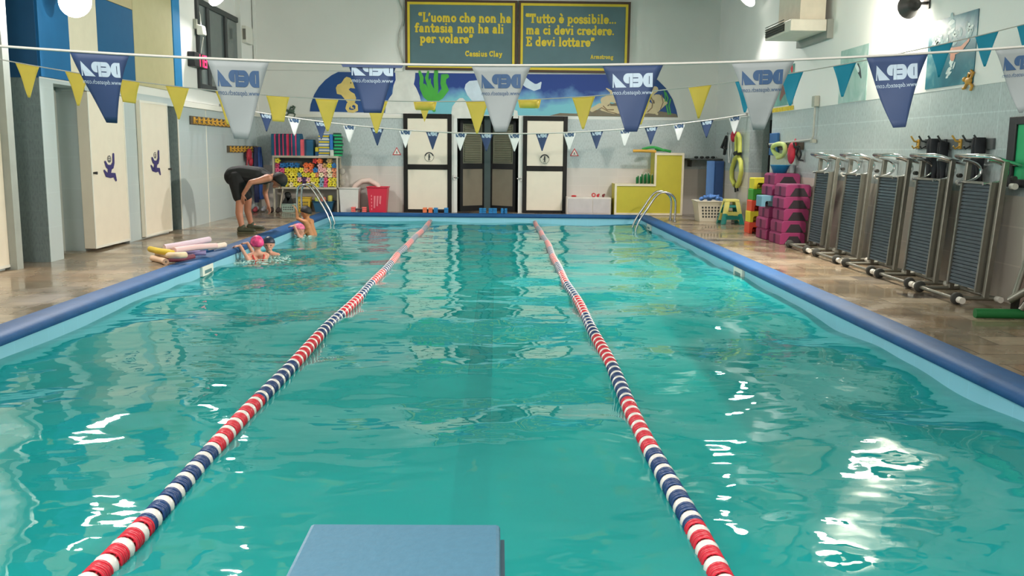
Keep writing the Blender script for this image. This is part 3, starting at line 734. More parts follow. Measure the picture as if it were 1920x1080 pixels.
def poly(m_, pts, d, mi=0):
    q = [fw(a, b) for a, b in pts]; m_.add([(v.x, YF - d, v.z) for v in q], [tuple(range(len(q)))], mi)
navy = mat('mural_navy', (30, 76, 140), .6, var=.12, scale=1.5)
for pts in ([(581,209),(583,195),(589,178),(598,163),(610,150),(622,141),(634,135),(735,136),(735,212)], [(1182,138),(1215,140),(1233,150),(1249,166),(1261,186),(1268,206),(1271,220),(1182,218)]):
    m_ = MB(); poly(m_, pts, .010); m_.build('navy_sea', navy, mural)
m_ = MB(); poly(m_, [(735,136),(1000,139),(1182,140),(1182,219),(1010,217),(735,213)], .0095)
m_.build('cloudy_sea', grad_mat('mural_cloudy', (120, 190, 205), (28, 62, 138), .15, mz1-mz0-.1, (96, 140, 190)), mural)
def mpart(name, rgb, shapes, d, strokes=()):
    m_ = MB()
    for i, sh in enumerate(shapes): poly(m_, sh, d + i*.0004)
    for j, (pts, wd) in enumerate(strokes):
        P2 = [fw(a, b) for a, b in pts]; ww = [x*.0117 for x in (wd if isinstance(wd, list) else [wd]*len(pts))]
        ribbon(m_, [(v.x, v.z) for v in P2], ww, lambda u, v, dd: (u, YF - d - dd, v))
    return m_.build(name, mat('mural_' + name, rgb, .6, var=.08, scale=5), mural, recalc=False)
for pts in ([(741,133),(779,134),(778,148),(776,158),(781,166),(787,180),(790,192),(792,213),(722,213),(724,196),(730,184),(736,176),(738,160),(742,150)],
      [(845,222),(848,200),(856,189),(862,184),(868,184),(874,190),(880,198),(884,222)], [(962,222),(964,206),(970,208),(972,222)]): mpart('plaster_patch', (222, 222, 216), [pts], .0135)
mpart('sand', (122, 112, 94), [[(1030,217),(1050,212),(1080,213),(1120,206),(1180,206),(1240,209),(1268,214),(1271,220)]], .0125)
mpart('seahorse', (226, 200, 120), [[(646,147),(650,144),(657,146),(661,152),(664,161),(666,166),(657,165),(654,168),(658,172),(665,176),(668,184),(666,191),(658,196),(650,190),(645,184),(640,178),(632,176),(630,165),(633,159),(640,156)]], .016,
      [([(661,190),(654,196),(651,203)], [9,8,6]), ([(651,203),(654,208),(662,209),(669,206),(669,198),(664,194),(659,197),(659,202),(663,203)], [6,5,5,5,4,4,3,3,2])])
mpart('seahorse_eye', (92, 80, 50), [[(657,154),(659,154),(659,157),(657,157)]], .0175)
mpart('seaweed', (70, 168, 62), [], .0145, [([(787,135),(791,146),(790,157),(793,166),(806,183)], [5,7,7,9,12]), ([(803,135),(800,146),(804,160),(812,180)], [4,6,6,9]), ([(807,148),(806,156),(813,172)], [2,4,6]),
      ([(818,134),(817,148),(818,165),(815,182)], [7,8,8,10]), ([(838,143),(832,144),(831,156),(835,168),(826,180),(812,188)], [8,10,10,12,12,12]), ([(794,164),(800,178),(812,190),(812,203),(814,207)], [14,14,12,8,6])])
mpart('sea_grass', (66, 164, 82), [], .0145, [([(1248,174),(1252,184),(1249,196),(1253,214)], 2.5), ([(1257,186),(1254,198),(1257,214)], 2.5), ([(1245,168),(1247,180),(1247,190)], 2)])
mpart('white_whale', (206, 220, 234), [[(871,166),(873,158),(880,152),(900,150),(960,150),(960,196),(900,194),(884,188),(876,178)]], .0125, [([(978,148),(990,158),(1002,164),(1010,162),(1014,155)], [14,14,12,10,3])])
mpart('octopus', (206, 190, 152), [], .0145, [([(1128,205),(1150,211),(1176,210),(1200,208),(1226,211)], 5), ([(1110,206),(1124,198),(1140,206)], 8), ([(1137,166),(1146,172),(1147,184)], [2,5,8]), ([(1136,190),(1134,198),(1142,205),(1160,204)], [16,16,12,10]), ([(1132,188),(1145,184),(1160,188)], [12,14,12]),
      ([(1156,196),(1170,206),(1190,200)], 9), ([(1228,168),(1224,176),(1222,186)], [12,5,5]), ([(1232,188),(1236,194),(1230,204)], [22,26,14]), ([(1212,194),(1218,200),(1214,208),(1206,212)], [12,14,9,6]), ([(1222,206),(1232,214)], [5,4])])
mpart('octopus_shading', (134, 112, 84), [], .0185, [([(1131,199),(1138,206),(1150,206)], 2), ([(1114,211),(1128,202),(1140,209),(1156,213)], 1.6), ([(1160,199),(1172,209),(1186,204)], 2), ([(1219,180),(1224,190),(1222,202),(1214,210)], 2), ([(1208,199),(1212,204)], 3), ([(1240,178),(1243,192),(1238,205)], 1.6)])
mpart('octopus_eye', (110, 100, 80), [], .018, [([(1225,189),(1226,193)], 3), ([(1140,196),(1148,198),(1156,196)], 6)])

# small wall decorations
GECK = mat('decor_green', (70, 92, 78), .5, var=.2)
def wall_frog(P, label, m0, s, name, cat):
    """P(u, v, d): u right, v up, d off the wall"""
    m_ = MB()
    for c_, r_ in (((0, 0, .02), (.06, .02, .035)), ((-.075, .02, .02), (.03, .018, .022))):
        b_ = MB().ball((0, 0, 0), r_); m_.add([P(s*(v[0]+c_[0]), s*(v[2]+c_[1]), s*(v[1]+c_[2])) for v in b_.v], b_.f, 0, True)
    for pts in ([(-.03,-.02),(-.06,-.06),(-.09,-.06)], [(.03,-.02),(.07,-.05),(.05,-.085)], [(.04,.02),(.07,.07),(.03,.09)], [(-.02,.02),(0,.07),(.04,.06)]):
        m_.tube([P(s*a, s*b, s*.02) for a, b in pts], s*.013, 6)
    return solo(m_, name, m0, label, cat)
c = fw(546, 209); wall_frog(lambda u, v, d: (c.x+u, YF-d, c.z+v), 'small dark green frog figure on the ledge left of the mural', GECK, 1.3, 'frog_figure', 'wall decoration')
c2 = rw(1820, 152); wall_frog(lambda u, v, d: (XR-d, c2.y-u, c2.z+v), 'small orange gecko figure under the large swimmer poster', mat('gecko_orange', (206, 150, 56), .5, var=.2), 1.1, 'gecko_figure', 'wall decoration')
for (px, py, lab) in ((744, 284, 'red-bordered warning triangle on the tiles left of the far doors'), (1077, 286, 'red-bordered warning triangle on the tiles right of the far doors')):
    c = fw(px, py); t = thing('warning_sign', lab, 'sign', (c.x, YF, c.z - .08))
    m_ = MB(); m_.prism([(-.095,-.075),(.095,-.075),(0,.095)], lambda u, v, d: (c.x+u, YF-d, c.z+v), .002, .006); m_.build('border', RED, t)
    m_ = MB(); m_.prism([(-.068,-.06),(.068,-.06),(0,.062)], lambda u, v, d: (c.x+u, YF-d, c.z+v), .006, .009); m_.build('face', SIGNW, t)
    m_ = MB(); m_.prism([(-.022,-.045),(.022,-.045),(.008,.012),(-.01,.012)], lambda u, v, d: (c.x+u, YF-d, c.z+v), .009, .0105); m_.build('symbol', mat('sign_grey', (150, 146, 144), .5), t)

# ------------------------------------------------------------------ posters and framed board on the right wall
def quad_on_wall(px, py_top, py_bot, off):   # returns y0 (far), y1 (near), z bottom, z top
    a = rw(px[0], (py_top[0]+py_bot[0])/2, off); b = rw(px[1], (py_top[1]+py_bot[1])/2, off)
    zt_ = (rw(px[0], py_top[0], off).z + rw(px[1], py_top[1], off).z)/2; zb_ = (rw(px[0], py_bot[0], off).z + rw(px[1], py_bot[1], off).z)/2
    return a.y, b.y, zb_, zt_
def water_poster(name, c0, c1, c2_):
    m = bpy.data.materials.new(name); m.use_nodes = True; nt = m.node_tree; N = nt.nodes.new; L = nt.links.new
    b = nt.nodes['Principled BSDF']; b.inputs['Roughness'].default_value = .4
    tc = N('ShaderNodeTexCoord'); nz = N('ShaderNodeTexNoise'); nz.inputs['Scale'].default_value = 3.2; nz.inputs['Detail'].default_value = 7; nz.inputs['Distortion'].default_value = .8
    L(tc.outputs['Object'], nz.inputs[0]); rp = N('ShaderNodeValToRGB'); e = rp.color_ramp.elements
    e[0].position = .38; e[0].color = lin(c0); e[1].position = .72; e[1].color = lin(c2_); x = e.new(.56); x.color = lin(c1)
    L(nz.outputs[0], rp.inputs[0]); L(rp.outputs[0], b.inputs['Base Color']); return m
SKIN_P = mat('poster_skin', (206, 140, 116), .5, var=.1); FOAM = mat('poster_foam', (206, 222, 220), .5, var=.15, scale=14)
def foam_strokes(seed, n, spots, wd):
    r_ = random.Random(seed); out = []
    for i in range(n):
        cx_, cy_, sx_, sy_ = spots[i % len(spots)]; u, v = cx_ + r_.gauss(0, .5)*sx_, cy_ + r_.gauss(0, .5)*sy_; a_ = r_.uniform(0, 3.14); l = r_.uniform(.01, .05)
        out.append(([(u - l*math.cos(a_), v - l*math.sin(a_)), (u, v + r_.uniform(-.01, .01)), (u + l*math.cos(a_), v + l*math.sin(a_))], [wd*r_.uniform(.2, .7), wd*r_.uniform(.5, 1), wd*r_.uniform(.2, .6)]))
    return out
def poster(px, pt, pb, m0, label, shapes):
    y0_, y1_, z0_, z1_ = quad_on_wall(px, pt, pb, 0)
    t = thing('poster', label, 'poster', (XR, (y0_+y1_)/2, z0_))
    m_ = MB(); m_.box((XR-.013, y1_, z0_), (XR-.006, y0_, z1_)); m_.build('print', m0, t)
    for i, (nm, mm, strokes) in enumerate(shapes):
        m_ = MB()
        for j, (pts, wd) in enumerate(strokes):
            ribbon(m_, [(y0_ + (y1_-y0_)*u, z0_ + (z1_-z0_)*v) for u, v in pts], wd, lambda u, v, d: (XR - .0135 - .0008*i - d*.2, u, v))
        m_.build(nm, mm, t, recalc=False)
poster((1741, 1832), (44, 18), (167, 155), water_poster('poster_water_deep', (30, 100, 118), (44, 120, 136), (120, 164, 168)),
       'large poster of a swimmer bursting up through blue water, beside the floodlight',
       [('foam_haze', mat('poster_foam_haze', (120, 160, 164), .5, var=.3, scale=9), foam_strokes(5, 34, ((.2, .66, .14, .09), (.52, .78, .13, .16), (.84, .74, .07, .1)), .10)),
        ('foam', FOAM, foam_strokes(9, 46, ((.2, .68, .12, .08), (.52, .80, .10, .14), (.85, .74, .05, .1), (.54, .34, .05, .10), (.5, .2, .05, .04)), .045)),
        ('swimmer', SKIN_P, [([(.47,.62),(.49,.52),(.56,.49)], [.04,.06,.08]), ([(.56,.49),(.72,.50),(.86,.60)], [.08,.06,.03]), ([(.555,.43),(.565,.42)], .10)])])
poster((1576, 1628), (96, 83), (195, 186), water_poster('poster_water_green', (150, 186, 178), (172, 200, 194), (208, 220, 214)),
       'pale green poster of a small diver under water, left of the floodlight',
       [('diver', mat('poster_dark', (60, 66, 74), .5), [([(.66,.66),(.72,.55),(.8,.42)], [.05,.09,.03])]), ('diver_light', FOAM, [([(.6,.66),(.7,.56)], .06)])])
poster((1452, 1489), (128, 122), (199, 196), water_poster('poster_water_sea', (84, 140, 132), (108, 160, 148), (160, 190, 176)),
       'poster of a crouching brown-haired swimmer, above the wall hooks by the colourful stools',
       [('swimmer', mat('poster_brown', (118, 82, 72), .5, var=.2), [([(.4,.2),(.55,.5),(.7,.36)], [.1,.22,.1]), ([(.5,.7),(.6,.62)], .14)]), ('red_mark', RED, [([(.85,.98),(.9,.86)], .1)])])
m_ = MB(); y0_, y1_, z0_, z1_ = quad_on_wall((1450, 1490), (203, 198), (210, 207), 0)
for i in range(14): 
    ya = y0_ + (y1_-y0_)*i/14; m_.box((XR-.014, ya, z0_), (XR-.006, ya + (y1_-y0_)/24, z1_))
solo(m_, 'yellow_fringe', YEL, 'yellow fringe strip under the crouching swimmer poster', 'decoration')
a = rw(1897, 285, .0); z0_, z1_ = rw(1897, 350).z, rw(1897, 220).z
t = thing('framed_board', 'green board in a thick dark frame at the right edge', 'board', (XR, a.y - .6, z0_))
m_ = MB(); yF, yN = a.y, a.y - 1.5; f = .12
m_.box((XR-.05, yF-f, z0_), (XR-.002, yF, z1_)); m_.box((XR-.05, yN, z0_), (XR-.002, yN+f, z1_)); m_.box((XR-.05, yN+f, z0_), (XR-.002, yF-f, z0_+f*.6)); m_.box((XR-.05, yN+f, z1_-f*.6), (XR-.002, yF-f, z1_))
m_.build('frame', BLACK, t, bevel=.006)
m_ = MB(); m_.box((XR-.03, yN+f, z0_+f*.6), (XR-.004, yF-f, z1_-f*.6)); m_.build('green_panel', mat('board_green', (30, 176, 110), .5), t)
# junction box, riser and rail on the right wall
t = thing('conduit_pipe', 'grey conduit pipe dropping from a junction box on the right wall', 'pipe', rw(1535, 195))
a = rw(1535, 190); b = rw(1530, 262); c = rw(1445, 271)
m_ = MB(); m_.tube([(XR-.05, a.y, a.z), (XR-.05, a.y, b.z+.06), (XR-.05, a.y+.05, b.z), (XR-.05, c.y, c.z)], .016, 8); m_.build('pipe', mat('pipe_grey', (186, 186, 178), .4), t)
m_ = MB(); m_.cbox((XR-.046, a.y, a.z), (.078, .12, .16)); m_.build('junction_box', mat('box_grey', (172, 172, 160), .5), t, bevel=.01)
m_ = MB(); m_.cbox((XR-.046, a.y, b.z-.02), (.06, .1, .05)); m_.build('pipe_clip', mat('box_grey', (172, 172, 160), .5), t)

# left wall fittings
c = lw(366, 55); t = thing('wall_speaker', 'small white loudspeaker with a cable on the left wall beside the window', 'speaker', c)
m_ = MB(); m_.hexa([(XL+.05, c.y-.1, c.z-.1), (XL+.17, c.y-.09, c.z-.1), (XL+.17, c.y+.09, c.z-.1), (XL+.05, c.y+.1, c.z-.1), (XL+.05, c.y-.1, c.z+.08), (XL+.15, c.y-.09, c.z+.06), (XL+.15, c.y+.09, c.z+.06), (XL+.05, c.y+.1, c.z+.08)]); m_.build('cabinet', WHITE, t, bevel=.02)
m_ = MB(); m_.cbox((XL+.035, c.y-.08, c.z+.08), (.05, .06, .16)); m_.build('bracket', mat('box_grey', (172,172,160), .5), t)
m_ = MB(); m_.tube([(XL+.1, c.y, c.z+.08), (XL+.06, c.y+.1, c.z+.25), (XL+.01, c.y+.2, c.z+.32)], .01, 6); m_.tube([(XL+.1, c.y+.1, c.z-.12), (XL+.02, c.y+.16, c.z-.4), (XL+.01, c.y+.1, c.z-.8)], .01, 6); m_.build('cable', WHITE, t)
c = lw(378, 114, .12); t = thing('digital_clock', 'black digital wall clock with red figures beside the window', 'clock', (XL, c.y, c.z-.12))
m_ = MB(); m_.box((XL+.0, c.y-.36, c.z-.12), (XL+.12, c.y+.36, c.z+.12)); m_.build('case', BLACK, t, bevel=.01)
LED = mat('clock_led', (255, 40, 90), .4, var=0, emit=2.2)
m_ = MB(); fn = lambda u, v, d: (XL+.1215+d, c.y+u, c.z+v)
def seg7(cu, on):
    q = {'a': [(-.06,.09),(.06,.09)], 'b': [(.06,.09),(.06,0)], 'c': [(.06,0),(.06,-.09)], 'd': [(-.06,-.09),(.06,-.09)], 'e': [(-.06,0),(-.06,-.09)], 'f': [(-.06,.09),(-.06,0)], 'g': [(-.06,0),(.06,0)]}
    for k_ in on: ribbon(m_, [(cu+a_, b_) for a_, b_ in q[k_]], .026, fn)
seg7(-.14, 'bc'); seg7(-.0, 'bc'); seg7(.2, 'abcdefg'); m_.build('digits', LED, t, recalc=False)
a = lw(486, 68); b = lw(501, 103); t = thing('wall_vent', 'white box vent with a grey side slot on the far left column', 'vent', (XL+.1, 18.75, b.z))
m_ = MB(); m_.box((XL+.1, 18.6, b.z), (XL+.19, 19.1, a.z)); m_.build('case', WHITE, t, bevel=.01)
m_ = MB(); m_.box((XL+.12, 18.596, b.z+.06), (XL+.18, 18.601, a.z-.06)); m_.build('slot', mat('slot_grey', (120, 116, 108), .5), t)

# ------------------------------------------------------------------ flag lines across the pool
def catenary(ptsX, ptsZ):
    cf = np.polyfit(ptsX, ptsZ, 2); return lambda x: float(np.polyval(cf, x))
ROPEW = mat('rope_white', (196, 196, 190), .6)
NAVYF = mat('flag_navy', (38, 62, 102), .6, var=.08, scale=5, bump=.1); GREYF = mat('flag_grey', (138, 148, 150), .6, var=.05, scale=5, bump=.1)
YELF = mat('flag_yellow', (232, 208, 84), .55, var=.05, scale=5, bump=.1); CYANF = mat('flag_cyan', (22, 152, 186), .55, var=.06, scale=5, bump=.1)
WHITEF = mat('flag_white', (222, 226, 226), .6, var=.04)
PALEINK = mat('flag_pale_ink', (168, 190, 206), .6); DARKINK = mat('flag_dark_ink', (44, 78, 116), .6)
LOGO = [('D', [[(0,0),(0,1),(.3,1),(.3,0)], [(.3,.78),(.3,1),(.46,1),(.46,.78)], [(.3,0),(.3,.22),(.46,.22),(.46,0)], [(.37,0.2),(.37,.8),(.46,1)] + arc(.46,.5,.5,.5,90,-90,12) + [(.46,0)]]),
        ('E', [[(.44,1)] + arc(.44,.5,.46,.5,90,270,12) + [(.44,0)], [(.4,0),(.4,.3),(.95,.3),(.95,0)], [(.4,.37),(.4,.63),(.95,.63),(.95,.37)], [(.4,.7),(.4,1),(.95,1),(.95,.7)]]),
        ('P', [[(0,0),(0,1),(.3,1),(.3,0)], [(.3,.74),(.3,1),(.5,1),(.5,.74)], [(.36,.28),(.36,1),(.5,1)] + arc(.5,.64,.42,.36,90,-90,10) + [(.5,.28)]]),
        ('A', [[(-.36,0),(.97,1),(.84,.42),(.68,0)], [(.97,0),(.97,1),(.86,.5),(.85,0)]])]
def www_mesh():
    cu = bpy.data.curves.new('web_address', 'FONT'); cu.body = 'www.depatech.com'; cu.resolution_u = 2; cu.size = 1.0
    o = bpy.data.objects.new('web_address', cu); COL.objects.link(o); dg = bpy.context.evaluated_depsgraph_get()
    me = bpy.data.meshes.new_from_object(o.evaluated_get(dg)); V = [(v.co.x, v.co.y) for v in me.vertices]; F = [tuple(p.vertices) for p in me.polygons]
    bpy.data.objects.remove(o); bpy.data.curves.remove(cu); bpy.data.meshes.remove(me)
    x1 = max(v[0] for v in V); return [(x/x1, y/x1) for x, y in V], F
WV, WF = www_mesh()
def pennant(parent, cx, y, ztop, W, H, m0, tip=.06, seed=0, ink=None, web=True, clip=0.0, slope=0.0, curl=0.0, zink=.0022, tw=.65, ears=0.0):
    """cloth triangle with a gentle wave; lettering is mirrored, as it is seen from behind"""
    r_ = random.Random(seed); ph = r_.uniform(0, 6); am = W*.06
    def fn(u, v, d=0):         # u -.5..5 across, v 0 top .. 1 tip
        bend = am*math.sin(ph + u*5 + v*3)*v + curl*W*v*v
        return (cx + u*W, y + bend - d, ztop + slope*u*W - v*H)
    n, k_ = 8, 10; vs = []; fs = []
    for j in range(k_ + 1):
        v = j/k_; half = .5*(1-v) + tip*v*.5
        half *= 1 - .05*math.sin(v*math.pi)
        sh = curl*.12*v*v
        for i in range(n + 1):
            u = -half + 2*half*i/n + sh; vs.append(fn(u, v))
    for j in range(k_):
        for i in range(n): fs.append((j*(n+1)+i, j*(n+1)+i+1, (j+1)*(n+1)+i+1, (j+1)*(n+1)+i))
    m_ = MB(); m_.add(vs, fs, 0, True)
    if ears: m_.add([fn(-ears, 0, .001), fn(ears, 0, .001), fn(ears*.93, .075, .004), fn(-ears*.93, .075, .004)], [(0, 1, 2, 3)])      # the folded top edge sticks out on both sides
    fl = m_.build('pennant', m0, parent, recalc=False)
    sd = fl.modifiers.new('cloth_thickness', 'SOLIDIFY'); sd.thickness = .0015; sd.offset = 0
    if ink is not None:
        m_ = MB(); x0_ = -tw/2; cell = tw/4; zt_ = .13 - clip; hh = .21*tw/.65
        for li, (nm, polys) in enumerate(LOGO):
            for pi, pl_ in enumerate(polys):
                q = [(-(x0_ + cell*(li + 1.03*u)), zt_ + hh*(1-v)) for u, v in pl_]
                m_.add([fn(u, max(v, .004), zink + .0001*pi) for u, v in q], [tuple(range(len(q)))])
        if web: m_.add([fn(-(-tw/2 + tw*u), zt_ + hh + .105*tw/.65 - tw*v*1.1, zink) for u, v in WV], WF)
        m_.build('lettering', ink, fl, recalc=False)
    return fl
def rolled(parent, cx, y, ztop, W, m0, m1, tipped):
    m_ = MB(); R_ = W*.17; n = 10
    prof = [(-.5*W, ztop, 0), ] 
    vs = []; fs = []
    for i in range(9):
        a_ = -.3 + i*.55; rr = R_
        for s_ in (0, 1):
            wx = (.42 - .04*i/8)*W*(1 if s_ else -1); vs.append((cx + wx, y - rr*math.sin(a_) , ztop - R_ - .004 + rr*math.cos(a_)))
    fs = [(2*i, 2*i+1, 2*i+3, 2*i+2) for i in range(8)]
    m_.add(vs, fs, 0, True); m_.add([(cx-.5*W, y, ztop), (cx+.5*W, y, ztop), (cx+.42*W, y-.02, ztop-R_*2), (cx-.42*W, y-.02, ztop-R_*2)], [(0,1,2,3)], 0)
    o = m_.build('pennant', m0, parent, recalc=False); sd = o.modifiers.new('cloth_thickness', 'SOLIDIFY'); sd.thickness = .0015
    if tipped:
        m_ = MB(); m_.add([(cx-.2*W, y-.001, ztop-R_*2), (cx+.16*W, y-.001, ztop-R_*2), (cx-.03*W, y-.001, ztop-R_*2-.26*W/.22*.45)], [(0,1,2)]); m_.build('folded_tip', m0, o, recalc=False)
    return o
def flag_line(Y, rope_px, label, rr):
    P = [at_y(a, b, Y) for a, b in rope_px]; f = catenary([p.x for p in P], [p.z for p in P])
    t = thing('flag_line', label, 'flag line', (0, Y, f(0)))
    m_ = MB(); m_.tube([(XL + (XR-XL)*i/60, Y, f(XL + (XR-XL)*i/60)) for i in range(61)], rr, 6); m_.build('rope', ROPEW, t)
    m_ = MB()
    for x_ in (XL, XR): m_.cbox((x_ + (.02 if x_ < 0 else -.02), Y, f(x_)), (.04, .05, .05))
    m_.build('wall_hook', STEEL, t)
    return t, f
YA = 3.85
ta, fa = flag_line(YA, [(0, 86), (250, 103), (700, 121), (990, 123), (1300, 117), (1600, 107), (1920, 88)], 'flag line nearest the camera, with large navy and grey pennants', .0055)
for i, (px, wpx, hpx, m0, kw) in enumerate([(-68, 112, 118, GREYF, {}), (187, 108, 124, NAVYF, dict(tip=.2, curl=.3)), (446, 114, 142, GREYF, dict(tip=.24)), (698, 90, 88, NAVYF, dict(tip=.36, clip=.16, tw=.84, ears=.64)), (940, 110, 120, GREYF, dict(tip=.2)),
        (1187, 113, 122, NAVYF, dict(tip=.2, curl=-.3)), (1431, 117, 124, GREYF, dict(tip=.18)), (1682, 115, 132, NAVYF, dict(tip=.2, curl=-.3)), (1920, 112, 120, GREYF, {})]):
    x_ = at_y(px, 110, YA).x; s_ = (fa(x_+.1) - fa(x_-.1))/.2
    pennant(ta, x_, YA, fa(x_), wpx*YA/FOC, hpx*YA/FOC, m0, seed=i, ink=PALEINK if m0 is NAVYF else DARKINK, slope=s_, **kw)
YBF = 8.1
tb, fb = flag_line(YBF, [(0, 113), (140, 134), (330, 162), (612, 186), (895, 190), (1095, 181), (1313, 161), (1582, 121), (1843, 65)], 'middle flag line with yellow and turquoise pennants', .0045)
for i, (px, kd) in enumerate([(53, 0), (145, 0), (240, 1), (332, 0), (425, 0), (520, 2), (612, 0), (705, 0), (797, 4), (895, 0), (993, 3), (1095, 0), (1204, 0), (1313, 0), (1400, 5), (1484, 5), (1582, 5), (1670, 5), (1760, 5), (1843, 5), (1919, 5)]):
    x_ = at_y(px, 150, YBF).x; s_ = (fb(x_+.1) - fb(x_-.1))/.2; m0 = CYANF if kd == 5 else YELF
    if kd in (3, 4): rolled(tb, x_, YBF, fb(x_), .205, m0, m0, kd == 4)
    else: pennant(tb, x_, YBF, fb(x_), .205, (.28 if kd in (0, 5) else .22 if kd == 2 else .19), m0, tip=(.08 if kd in (0, 5) else .5), seed=40+i, slope=s_)
YCF = 17.3
tc_, fc = flag_line(YCF, [(500, 212), (560, 221), (655, 237), (760, 246), (912, 250), (1017, 250), (1119, 245), (1221, 236), (1325, 223), (1405, 217)], 'farthest flag line, with small navy and white pennants', .012)
for i, px in enumerate([500, 552, 602, 655, 707, 760, 811, 863, 912, 965, 1017, 1068, 1119, 1172, 1221, 1273, 1325, 1377]):
    x_ = at_y(px, 240, YCF).x; s_ = (fc(x_+.1) - fc(x_-.1))/.2
    pennant(tc_, x_, YCF, fc(x_), .255, .33, NAVYF if i % 2 == 0 else WHITEF, seed=80+i, ink=PALEINK if i % 2 == 0 else DARKINK, web=False, clip=.1, slope=s_, zink=.004)

# ------------------------------------------------------------------ lane ropes
LRED = mat('float_red', (206, 38, 58), .3, var=.06); LBLUE = mat('float_navy', (30, 62, 112), .3, var=.06); LWHITE = mat('float_white', (226, 222, 216), .3, var=.04)
R_, P_ = .045, .0467        # radius, mean pitch; a white float is longer than the two wheels that follow it
OFFS = (0.0, .0520, .0890)
def wheel_mesh(m0, nm):
    """openwork float: two rims, hub and spokes"""
    m_ = MB()
    for s_ in (-1, 1): m_.lathe([(R_-.008, s_*.012-.0035), (R_, s_*.012-.003), (R_, s_*.012+.003), (R_-.008, s_*.012+.0035), (R_-.008, s_*.012-.0035)], 20, axis='y')
    m_.lathe([(.014, -.016), (.020, -.016), (.020, .016), (.014, .016), (.014, -.016)], 12, axis='y')
    for k_ in range(7):
        a_ = 2*math.pi*k_/7; m_.cbox((math.cos(a_)*.028, 0, math.sin(a_)*.028), (.026, .026, .007), 0, Matrix.Rotation(-a_, 3, 'Y'))
    m_.lathe([(R_-.012, -.006), (R_-.002, -.006), (R_-.002, .006), (R_-.012, .006), (R_-.012, -.006)], 20, axis='y')
    return m_, m0
def solid_profile(): return [(.012, -.030), (R_-.020, -.030), (R_-.007, -.023), (R_-.001, -.012), (R_+.002, 0), (R_-.001, .012), (R_-.007, .023), (R_-.020, .030), (.012, .030)]
SECT = [3.43, 4.34, 5.24, 6.2, 7.17, 8.09, 9.1]
def sect_colour(y):
    i = 0
    for s_ in SECT:
        if y > s_: i += 1
    if y > SECT[-1]: i = len(SECT) + int((y - SECT[-1]) / .95)
    return LRED if i % 2 == 0 else LBLUE
def lane_rope(xc, label, first):
    t = thing('lane_rope', label, 'lane rope', (xc, PN, WZ))
    n = int((PF - PN - .1) / P_); protos = {}
    zc = WZ + .012
    far_m = MB(); mats_ = [LRED, LBLUE, LWHITE]
    for i in range(n):
        y = PN + .1 + (i//3)*P_*3 + OFFS[i % 3]; xx = xc + .012*math.sin(y*.9 + xc) + .008*math.sin(y*2.3)
        m0 = LWHITE if i % 3 == 0 else sect_colour(y)
        if i < 8: pass
        if 8 <= i < 108:
            key = m0.name
            if key not in protos:
                if m0 is LWHITE: m_ = MB(); m_.lathe(solid_profile(), 20, axis='y')
                else: m_, _ = wheel_mesh(m0, key)
                o = m_.build('float_disc', m0, None); protos[key] = o.data
            else: o = bpy.data.objects.new('float_disc', protos[key]); COL.objects.link(o)
            o.parent = t; o.location = (xx - xc, y - PN, zc - WZ); o.rotation_euler = (0, i*.7, 0); ORG[o.name] = Vector()
            if m0 is LWHITE: o['label'] = 'white solid float'
        else:
            pr = solid_profile() if m0 is LWHITE else [(.016, -.016), (R_-.006, -.016), (R_, -.011), (R_-.010, 0), (R_, .011), (R_-.006, .016), (.016, .016)]
            far_m.lathe(pr, 12, (xx, y, zc), 'y', mats_.index(m0))
    o = far_m.build('float_discs', mats_, t, recalc=False); o['kind'] = 'stuff'
    m_ = MB(); m_.tube([(xc + .012*math.sin(y*.9 + xc) + .008*math.sin(y*2.3), y, zc) for y in np.linspace(PN, PF, 60)], .006, 6); m_.build('cable', STEEL, t)
lane_rope(-1.41, 'red, navy and white float lane rope left of the starting block', True)
lane_rope(.80, 'red, navy and white float lane rope right of the starting block', False)

# ------------------------------------------------------------------ starting block
zb_ = .30; a = at_z(583, 980, zb_); b = at_z(938, 980, zb_); yb0, yb1 = a.y - .62, a.y
t = thing('starting_block', 'blue-grey starting block at the near end of the pool', 'starting block', ((a.x+b.x)/2, (yb0+yb1)/2, 0))
BLK = mat('block_top_blue', (70, 114, 138), .55, var=.05, scale=40, bump=.12)
m_ = MB(); m_.hexa([(a.x, yb0, zb_-.14), (b.x, yb0, zb_-.14), (b.x, yb1, zb_-.09), (a.x, yb1, zb_-.09), (a.x, yb0, zb_), (b.x, yb0, zb_), (b.x, yb1, zb_), (a.x, yb1, zb_)]); m_.build('platform', BLK, t, bevel=.012)
m_ = MB(); m_.box((a.x+.08, yb0+.08, 0), (b.x-.08, PN-.27, zb_-.1)); m_.build('pedestal', mat('block_base', (188, 196, 200), .5), t, bevel=.01)
m_ = MB(); m_.box((b.x+.001, yb0+.02, zb_-.075), (b.x+.012, yb1-.02, zb_-.04)); m_.build('side_trim', mat('block_trim', (70, 96, 110), .5), t)

